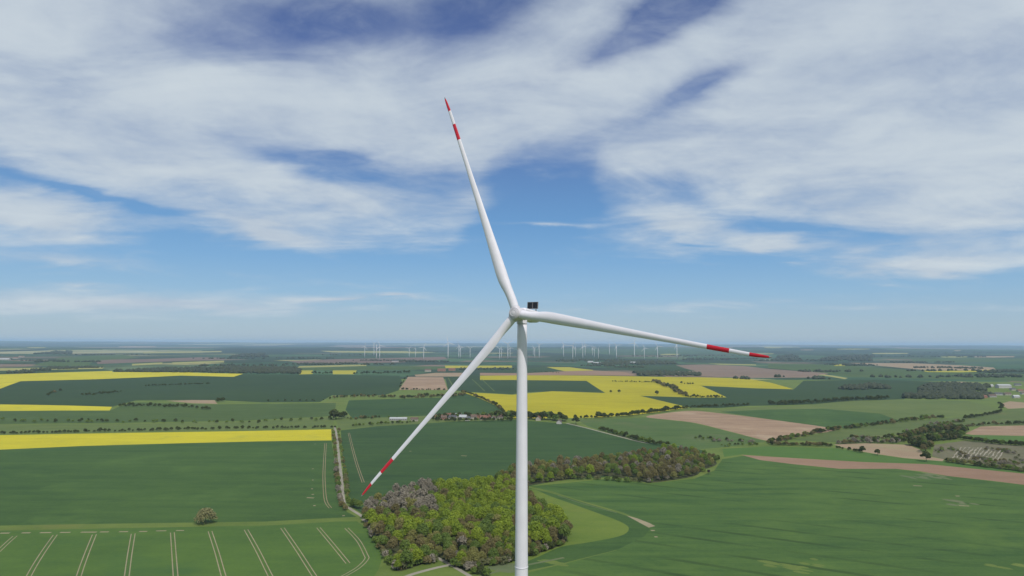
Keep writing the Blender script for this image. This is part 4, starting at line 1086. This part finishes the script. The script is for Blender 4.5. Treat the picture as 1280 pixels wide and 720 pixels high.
# terraces: pale rows of stakes and cut vines
M['row'] = paint('bare_row', (0.265, 0.24, 0.19), .2, .9)
for i in range(12):
    x0 = 1190 + i * 5.0
    A_, B_ = at(x0 + 12, 559 + i * .25), at(x0, 573 + i * .35)
    n_ = 12
    dv = B_ - A_; pr = np.array([-dv[1], dv[0], 0]); pr /= np.linalg.norm(pr)
    V = []
    for j in range(n_ + 1):
        c0 = A_ + dv * j / n_ + pr * rnd.uniform(-.7, .7)
        w_, h_ = rnd.uniform(.1, 1.1), rnd.uniform(.1, 1.2)
        z0 = float(H(c0[0], c0[1]))
        V += [tuple(c0 - pr * w_)[:2] + (z0 - .2,), tuple(c0 - pr * w_ * .4)[:2] + (z0 + h_,), tuple(c0 + pr * w_ * .4)[:2] + (z0 + h_,), tuple(c0 + pr * w_)[:2] + (z0 - .2,)]
    Fc = [(j * 4 + k, j * 4 + k + 1, j * 4 + 5 + k, j * 4 + 4 + k) for j in range(n_) for k in range(3)] + [(0, 3, 2, 1), (n_ * 4, n_ * 4 + 1, n_ * 4 + 2, n_ * 4 + 3)]
    tag(obj('stone_row', mesh('stone_row', V, Fc, [M['row']])), 'pale stony row running down the grey terraced slope', 'row', 'pale stony rows on the terraced slope')

# ------------------------------------------------------------------ woods that read as one mass
def lump_mass(name, areas, label, hgt, seed, m_):
    """many low crowns over traced outlines or lines, one mesh"""
    g = np.random.default_rng(seed); gr = random.Random(seed)
    V, Fc = [], []
    for poly, n_ in areas:
        W_ = [at(*q) for q in poly]
        for _ in range(n_):
            if len(W_) == 2 or (isinstance(poly, list) and len(poly) < 3):
                t = gr.random(); p = W_[0] + (W_[1] - W_[0]) * t
                d0 = np.hypot(p[0], p[1]); p = p + np.array([gr.gauss(0, .004), gr.gauss(0, .006), 0]) * d0
            else:
                pp = [tuple(w[:2]) for w in W_]
                xs, ys = [a[0] for a in pp], [a[1] for a in pp]
                for _t in range(60):
                    c = (gr.uniform(min(xs), max(xs)), gr.uniform(min(ys), max(ys)))
                    if inside(c, pp): break
                p = np.array([c[0], c[1], 0.0])
            d0 = np.hypot(p[0], p[1])
            h_ = hgt * gr.uniform(.6, 1.25); r = h_ * gr.uniform(.42, .75) * (1 + d0 / 9000)
            z = float(H(p[0], p[1]))
            i = len(V)
            nr_, ns = 3, 7
            for a in range(nr_):
                fa = (a + .2) / nr_
                rr = r * math.sqrt(max(0, 1 - (fa * .92) ** 2)) * (1 if a else .8)
                for b in range(ns):
                    th = 2 * math.pi * b / ns
                    q = rr * g.uniform(.7, 1.2)
                    V.append((p[0] + q * math.cos(th), p[1] + q * math.sin(th), z - .4 + h_ * (fa - .07) * g.uniform(.85, 1.1)))
            V.append((p[0], p[1], z + h_))
            for a in range(nr_ - 1):
                for b in range(ns):
                    Fc.append((i + a * ns + b, i + a * ns + (b + 1) % ns, i + (a + 1) * ns + (b + 1) % ns, i + (a + 1) * ns + b))
            for b in range(ns):
                Fc.append((i + (nr_ - 1) * ns + b, i + (nr_ - 1) * ns + (b + 1) % ns, i + nr_ * ns))
    return tag(obj(name, mesh(name, V, Fc, [m_])), label, 'woodland', kind='stuff')
lump_mass('far_forest', [([(142, 464.5), (200, 462), (300, 459.5), (372, 460.5), (376, 467.5), (306, 467), (240, 465.6), (142, 465)], 900)], 'dark wood behind the big left yellow band', 13, 21, M['leaf_far'])
lump_mass('far_forest', [([(1146, 487), (1160, 482), (1200, 481), (1235, 483.5), (1230, 488.5), (1190, 489.5), (1150, 489.5)], 330), ([(1130, 497), (1150, 492.5), (1200, 491.5), (1240, 494), (1225, 499), (1180, 499), (1132, 499)], 320)],
          'dark wood left of the right village', 13, 22, M['leaf_far'])
lump_mass('far_forest', [([(738, 454.5), (770, 452.5), (810, 451.5), (845, 453), (845, 455.5), (800, 456), (745, 456.5)], 420), ([(792, 466), (830, 465.5), (880, 468), (880, 470), (800, 469.5)], 200), ([(1045, 486), (1090, 482), (1112, 486), (1060, 487.5)], 110)],
          'dark wood below the right group of far turbines', 13, 23, M['leaf_far'])
lump_mass('far_forest', [([(1024, 451.5), (1030, 447.5), (1060, 444.5), (1092, 444), (1092, 451.5)], 260), ([(968, 451), (972, 446), (990, 443.5), (1000, 447), (998, 451)], 120)], 'dark blue wooded slopes beyond the right blade tip', 16, 25, M['leaf_far'])
lump_mass('far_forest', [([(40, 443), (70, 438.5), (90, 439), (88, 443)], 120), ([(285, 447), (300, 443), (330, 442), (335, 447)], 140)], 'dark wooded slopes far off on the left', 16, 26, M['leaf_far'])
far_lines = []
g_ = random.Random(77)
for (x0, x1, y, n_) in [(0, 34, 466.4, 40), (62, 140, 460.7, 110), (30, 130, 463.8, 24), (445, 560, 451.5, 160), (380, 500, 455, 90), (560, 640, 461.5, 70), (700, 860, 451, 120), (850, 960, 449, 120), (940, 1060, 450, 120), (960, 1100, 456.5, 70),
                        (1000, 1280, 464, 110), (1030, 1280, 471, 100), (900, 940, 473, 16), (1000, 1030, 473, 22), (964, 980, 472, 10), (1090, 1190, 452.8, 90), (1130, 1240, 460, 60), (1230, 1280, 465, 60), (640, 780, 457.6, 40), (770, 830, 459, 30),
                        (0, 200, 452, 60), (150, 420, 447.5, 60), (20, 330, 443.5, 40), (250, 420, 456.5, 90), (330, 640, 443, 50), (640, 960, 445, 70), (960, 1280, 446.5, 60), (0, 640, 439.5, 40), (640, 1280, 441, 40)]:
    for _ in range(max(1, n_ // 22)):
        a = g_.uniform(x0, x1); w = min((x1 - x0) * g_.uniform(.2, .6), 90)
        yy = y + g_.uniform(-1.0, 1.0)
        far_lines.append(([(max(x0, a - w / 2), yy), (min(x1, a + w / 2), yy + g_.uniform(-.4, .4))], max(6, int(n_ / max(1, n_ // 22)))))
lump_mass('far_treeline', far_lines, 'dark lines of trees and copses out towards the horizon', 11, 24, M['leaf_far'])

# ------------------------------------------------------------------ distant wind farm
def far_turbine_meshes():
    out_ = {}
    V, Fc = lathe([(2.9, -.5), (2.7, 30), (2.3, 75), (1.8, 116)], 12)
    out_['tower'] = mesh('tower', V, Fc, [M['farwhite']], smooth_=True)
    V, Fc = rbox(-1.8, 1.8, -2.5, 9.0, 115.2, 119.0, .8)
    out_['nacelle'] = mesh('nacelle', V, Fc, [M['farwhite']])
    pc = []
    V, Fc = lathe([(1.8, 0), (1.9, 1.6), (1.2, 2.8), (.1, 3.3)], 12)
    pc.append(([(x, -z - 2.6, y) for x, y, z in V], Fc))
    for k in range(3):
        a = 2 * math.pi * k / 3
        pr = []
        for r, c, t in ((1.2, 2.6, 2.0), (5, 2.8, 1.8), (10, 4.2, 1.2), (25, 3.2, .9), (42, 2.2, .6), (50, .8, .3)):
            for u, w in ((-.35, 0), (0, .5), (.65, 0), (0, -.5)):
                x0, y0 = u * c, w * t
                pr.append((r * math.cos(a) - x0 * math.sin(a), -4.2 + y0, r * math.sin(a) + x0 * math.cos(a)))
        Fc = [(i * 4 + k2, i * 4 + (k2 + 1) % 4, i * 4 + 4 + (k2 + 1) % 4, i * 4 + 4 + k2) for i in range(5) for k2 in range(4)]
        pc.append((pr, Fc))
    out_['rotor'] = mesh('rotor', *join(*pc), [M['farwhite']], smooth_=False)
    return out_
FT = far_turbine_meshes()
TL = [(455.8, 446.4, 433), (467.3, 444, 429.5), (470.4, 448, 431.5), (474.5, 448.2, 432.3), (511.4, 446.4, 436.6), (519.2, 446.4, 435.8), (529.5, 448.7, 434), (560, 448.2, 428.5), (573.5, 447.8, 432.3),
      (575.6, 447.5, 435), (587.6, 447.8, 435.5), (624.5, 449.5, 436), (626.8, 448, 437), (634.7, 448.7, 430), (637.6, 447, 435), (666.6, 443.5, 434), (668.4, 447.8, 435.5), (674, 447.5, 431.5), (704.5, 446.4, 431.5),
      (716, 449.5, 432.3), (719.4, 445.8, 434), (728.5, 448, 433), (731.4, 444, 430.6), (740.5, 444.4, 434), (742.8, 446.4, 435), (748, 448.2, 436.6), (761.7, 443.5, 430), (770.6, 447.8, 432.3), (793, 447, 429),
      (805.5, 449.2, 435.5), (822, 448.7, 433.5), (846.3, 448.2, 430)]
g_ = random.Random(9)
for i, (x, yb, yt) in enumerate(TL):
    p = flat(x, yb)
    z = float(H(p[0], p[1]))
    d = np.hypot(p[0], p[1])
    hgt = (yb - yt) / FOC * d - (z - 0) * 0
    s = max(.75, min(1.35, hgt / 117))
    grp = 'left' if x < 500 else ('middle' if x < 600 else 'right')
    lb = {'left': 'distant white wind turbine in the leftmost cluster below the horizon', 'middle': 'distant white wind turbine between the left cluster and the lowest blade', 'right': 'distant white wind turbine in the row right of the lowest blade'}[grp]
    o = tag(empty('distant_wind_turbine', (p[0], p[1], z), g_.uniform(-.9, .5), s), lb, 'wind turbine', {'left': 'far turbines of the left cluster', 'middle': 'far turbines left of the lowest blade', 'right': 'far turbines of the right row'}[grp])
    obj('tower', FT['tower'], o); obj('nacelle', FT['nacelle'], o)
    ro = obj('rotor', FT['rotor'], o)
    an = g_.uniform(0, 2.09)
    if i == 30: an = 0.05; o.rotation_euler[2] = 0
    ro.location = (0, 0, 117); ro.rotation_euler = (0, an, 0)

# ------------------------------------------------------------------ houses and barns
WALLS = {'cream': paint('cream_render', (0.37, 0.335, 0.28), .12, .8), 'white': paint('white_render', (0.42, 0.41, 0.385), .10, .8), 'brick': paint('brick_wall', (0.30, 0.16, 0.11), .15, .85), 'grey': paint('grey_wall', (0.34, 0.33, 0.32), .08, .8)}
ROOFS = {'red': paint('red_roof', (0.17, 0.085, 0.06), .25, .8), 'brown': paint('brown_roof', (0.115, 0.08, 0.062), .2, .8), 'dark': paint('slate_roof', (0.075, 0.078, 0.085), .1, .7), 'white': paint('sheet_roof', (0.36, 0.375, 0.385), .10, .6)}
M['pane'] = paint('window_glass', (0.03, 0.035, 0.045), .1, .15)
def house(x, y, L, Wd, Hh, Rh, rz, wall, roof, label, name='house', cat='house', group=None, chimney=True):
    q = at(x, y)
    o = tag(empty(name, (q[0], q[1], q[2]), rz), label, cat, group)
    l, w = L / 2, Wd / 2
    V = [(-l, -w, -.5), (l, -w, -.5), (l, w, -.5), (-l, w, -.5), (-l, -w, Hh), (l, -w, Hh), (l, w, Hh), (-l, w, Hh), (-l, 0, Hh + Rh), (l, 0, Hh + Rh)]
    Fc = [(0, 1, 5, 4), (2, 3, 7, 6), (1, 2, 6, 9, 5), (3, 0, 4, 8, 7)]
    wl = obj('wall', mesh('wall', V, Fc, [WALLS[wall]]), o)
    e, th = .45, .22
    sl = Rh / w
    V = []
    for xx in (-l - e, l + e):
        V += [(xx, -w - e, Hh - e * sl + .03), (xx, 0, Hh + Rh + .03), (xx, w + e, Hh - e * sl + .03), (xx, -w - e, Hh - e * sl + .03 + th), (xx, 0, Hh + Rh + .03 + th), (xx, w + e, Hh - e * sl + .03 + th)]
    Fc = [(0, 1, 7, 6), (1, 2, 8, 7), (3, 9, 10, 4), (4, 10, 11, 5), (0, 6, 9, 3), (2, 5, 11, 8), (0, 3, 4, 1), (1, 4, 5, 2), (6, 7, 10, 9), (7, 8, 11, 10)]
    rf = obj('roof', mesh('roof', V, Fc, [ROOFS[roof]]), o)
    if chimney:
        obj('chimney', mesh('chimney', *box(l * .4, w * .25, Hh + Rh + .3, .7, .7, 1.6), [WALLS['brick']]), rf)
    n_ = max(2, int(L / 3.2))
    for k in range(n_):
        xx = -l + (k + .5) * L / n_
        obj('window', mesh('window', *box(xx, -w - .01, Hh * .55, 1.1, .12, 1.2), [M['pane']]), o)
    return o
GV = 'village houses left of the tower'
VH = [(549, 523.5, 'cream', 'red', 'red roofed house at the left end of the row of houses by the lowest blade'), (555, 524.5, 'brick', 'brown', 'brick house with brown roof near the left end of the village row'),
      (561, 522, 'cream', 'red', 'cream house with red roof half hidden in trees in the village row'), (566, 523.5, 'white', 'dark', 'white house with dark roof in the village row'),
      (573, 521.5, 'cream', 'white', 'cream house with pale roof standing highest in the village row'), (579, 524, 'white', 'white', 'white shed with white roof in the middle of the village row'),
      (585, 525.5, 'white', 'dark', 'bright white gabled house at the front of the village row'), (592, 523.5, 'cream', 'brown', 'cream house with brown roof right of the white gable'),
      (598, 522.5, 'brick', 'red', 'brick house with red roof in the middle right of the village row'), (604, 524.5, 'cream', 'red', 'cream house with red roof at the front right of the village row'),
      (611, 523, 'brick', 'red', 'long brick house with red roof near the right end of the village row'), (617, 524.5, 'white', 'brown', 'white house with brown roof near the right end of the village row'),
      (626, 523, 'cream', 'brown', 'cream house with brown roof at the right end of the village row'), (673, 525.5, 'cream', 'red', 'cream house with red roof among trees right of the tower'),
      (699, 529.5, 'white', 'brown', 'pale gabled house at the end of the tree belt beside the lane')]
for x, y, w_, r_c, lb in VH:
    house(x, y, rnd.uniform(10, 15), rnd.uniform(7.5, 9), rnd.uniform(3.2, 4.6), rnd.uniform(3, 4), rnd.choice([0, .2, 1.4, -0.3]), w_, r_c, lb, group=GV)
house(498, 525.2, 31, 9, 3.2, 2.0, .03, 'grey', 'white', 'long low barn with white roof left of the lowest blade', 'barn', 'barn', chimney=False)
house(518, 526.2, 13, 9, 4, 2.6, .05, 'cream', 'brown', 'small tan barn right of the white roofed barn', 'barn', 'barn', chimney=False)
GR = 'houses of the right village'
for x, y, L, w_, r_c, lb in [(1254, 485, 42, 'white', 'white', 'big white hall at the top of the right village'), (1237, 483.5, 24, 'white', 'white', 'low white shed left of the big white hall'), (1272, 482, 20, 'grey', 'dark', 'grey building right of the big white hall'),
                             (1248, 494, 20, 'white', 'dark', 'white house with dark roof below the big white hall'), (1259, 494, 18, 'cream', 'brown', 'cream house right of the white house below the hall'), (1270, 497.5, 16, 'white', 'white', 'small white house at the lower right of the village'),
                             (1228, 497.5, 24, 'brick', 'red', 'long brick building with red roof at the left of the village'), (1240, 496.5, 22, 'grey', 'brown', 'long brown roofed building beside the red roofed one'), (1275, 490, 18, 'cream', 'red', 'cream house with red roof at the right edge'),
                             (1266, 488, 16, 'cream', 'dark', 'cream house with dark roof in the village centre'), (1280, 493, 18, 'white', 'brown', 'white house with brown roof at the right edge'), (1226, 483.2, 12, 'white', 'white', 'tiny white shed at the left end of the village top')]:
    house(x, y, L, 9 if L < 30 else 20, 4.5 if L < 30 else 9, 3.4, rnd.choice([0, .15, -.2]), w_, r_c, lb, group=GR, chimney=L < 25)
for x, y, L, w_, r_c, lb in [(747, 455, 60, 'white', 'white', 'far white farm hall below the right turbines'), (738, 453.5, 40, 'grey', 'white', 'far pale shed left of the white farm hall'), (793, 454.5, 60, 'white', 'white', 'far white building in the dark wood below the turbines'),
                             (6, 450, 70, 'white', 'white', 'far white building at the left edge'), (20, 448.5, 40, 'cream', 'red', 'far red roofed building near the left edge'), (27, 446.5, 40, 'cream', 'brown', 'far brown roofed building near the left edge'),
                             (552, 464, 40, 'brick', 'red', 'far red roofed farmhouse above the red brown square'), (565, 463.2, 34, 'brick', 'red', 'far brick farmhouse right of the red roofed one'), (535, 464.5, 30, 'cream', 'brown', 'far cream farmhouse left of the red roofed one'),
                             (494, 452.5, 50, 'white', 'dark', 'far white house in the trees below the left turbines')]:
    house(x, y, L, 18, 8, 5, .05, w_, r_c, lb, group='far farm buildings', chimney=False)
# hunting hide at the corner of the long wood strip
q = at(886, 593)
o = tag(empty('hunting_hide', (q[0], q[1], q[2]), .4), 'small dark wooden hunting hide at the right corner of the long wood strip', 'hunting hide')
MW = paint('dark_wood', (0.035, 0.028, 0.022), .2, .85)
obj('cabin', mesh('cabin', *box(0, 0, 3.6, 2.1, 2.1, 2.2), [MW]), o)
obj('roof', mesh('roof', *box(0, 0, 4.8, 2.6, 2.6, .14), [MW]), o)
for sx in (-1, 1):
    for sy in (-1, 1):
        obj('leg', mesh('leg', *limb((sx * 1.2, sy * 1.2, -.3), (sx * .9, sy * .9, 2.5), .12, .12), [MW]), o)

# ------------------------------------------------------------------ air
hz = 231.0
V, Fc = box(0, 0, 0, 1, 1, 1)
zmin = float(zo.min()) - 1.0
V, Fc = box(0, (48600 - 4600) / 2, (hz + zmin) / 2, 102000, 48600 + 4600, hz - zmin)
HM = bpy.data.materials.new('air')
HM.use_nodes = True
HM.node_tree.nodes.clear()
ho = HM.node_tree.nodes.new('ShaderNodeOutputMaterial')
pv = HM.node_tree.nodes.new('ShaderNodeVolumePrincipled')
pv.inputs['Color'].default_value = (0.52, 0.73, 1.0, 1)
pv.inputs['Density'].default_value = 3.5e-5
pv.inputs['Anisotropy'].default_value = 0.0
HM.node_tree.links.new(pv.outputs[0], ho.inputs['Volume'])
tag(obj('haze', mesh('haze', V, Fc, [HM])), 'thin blue haze over the far country', 'haze', kind='stuff')
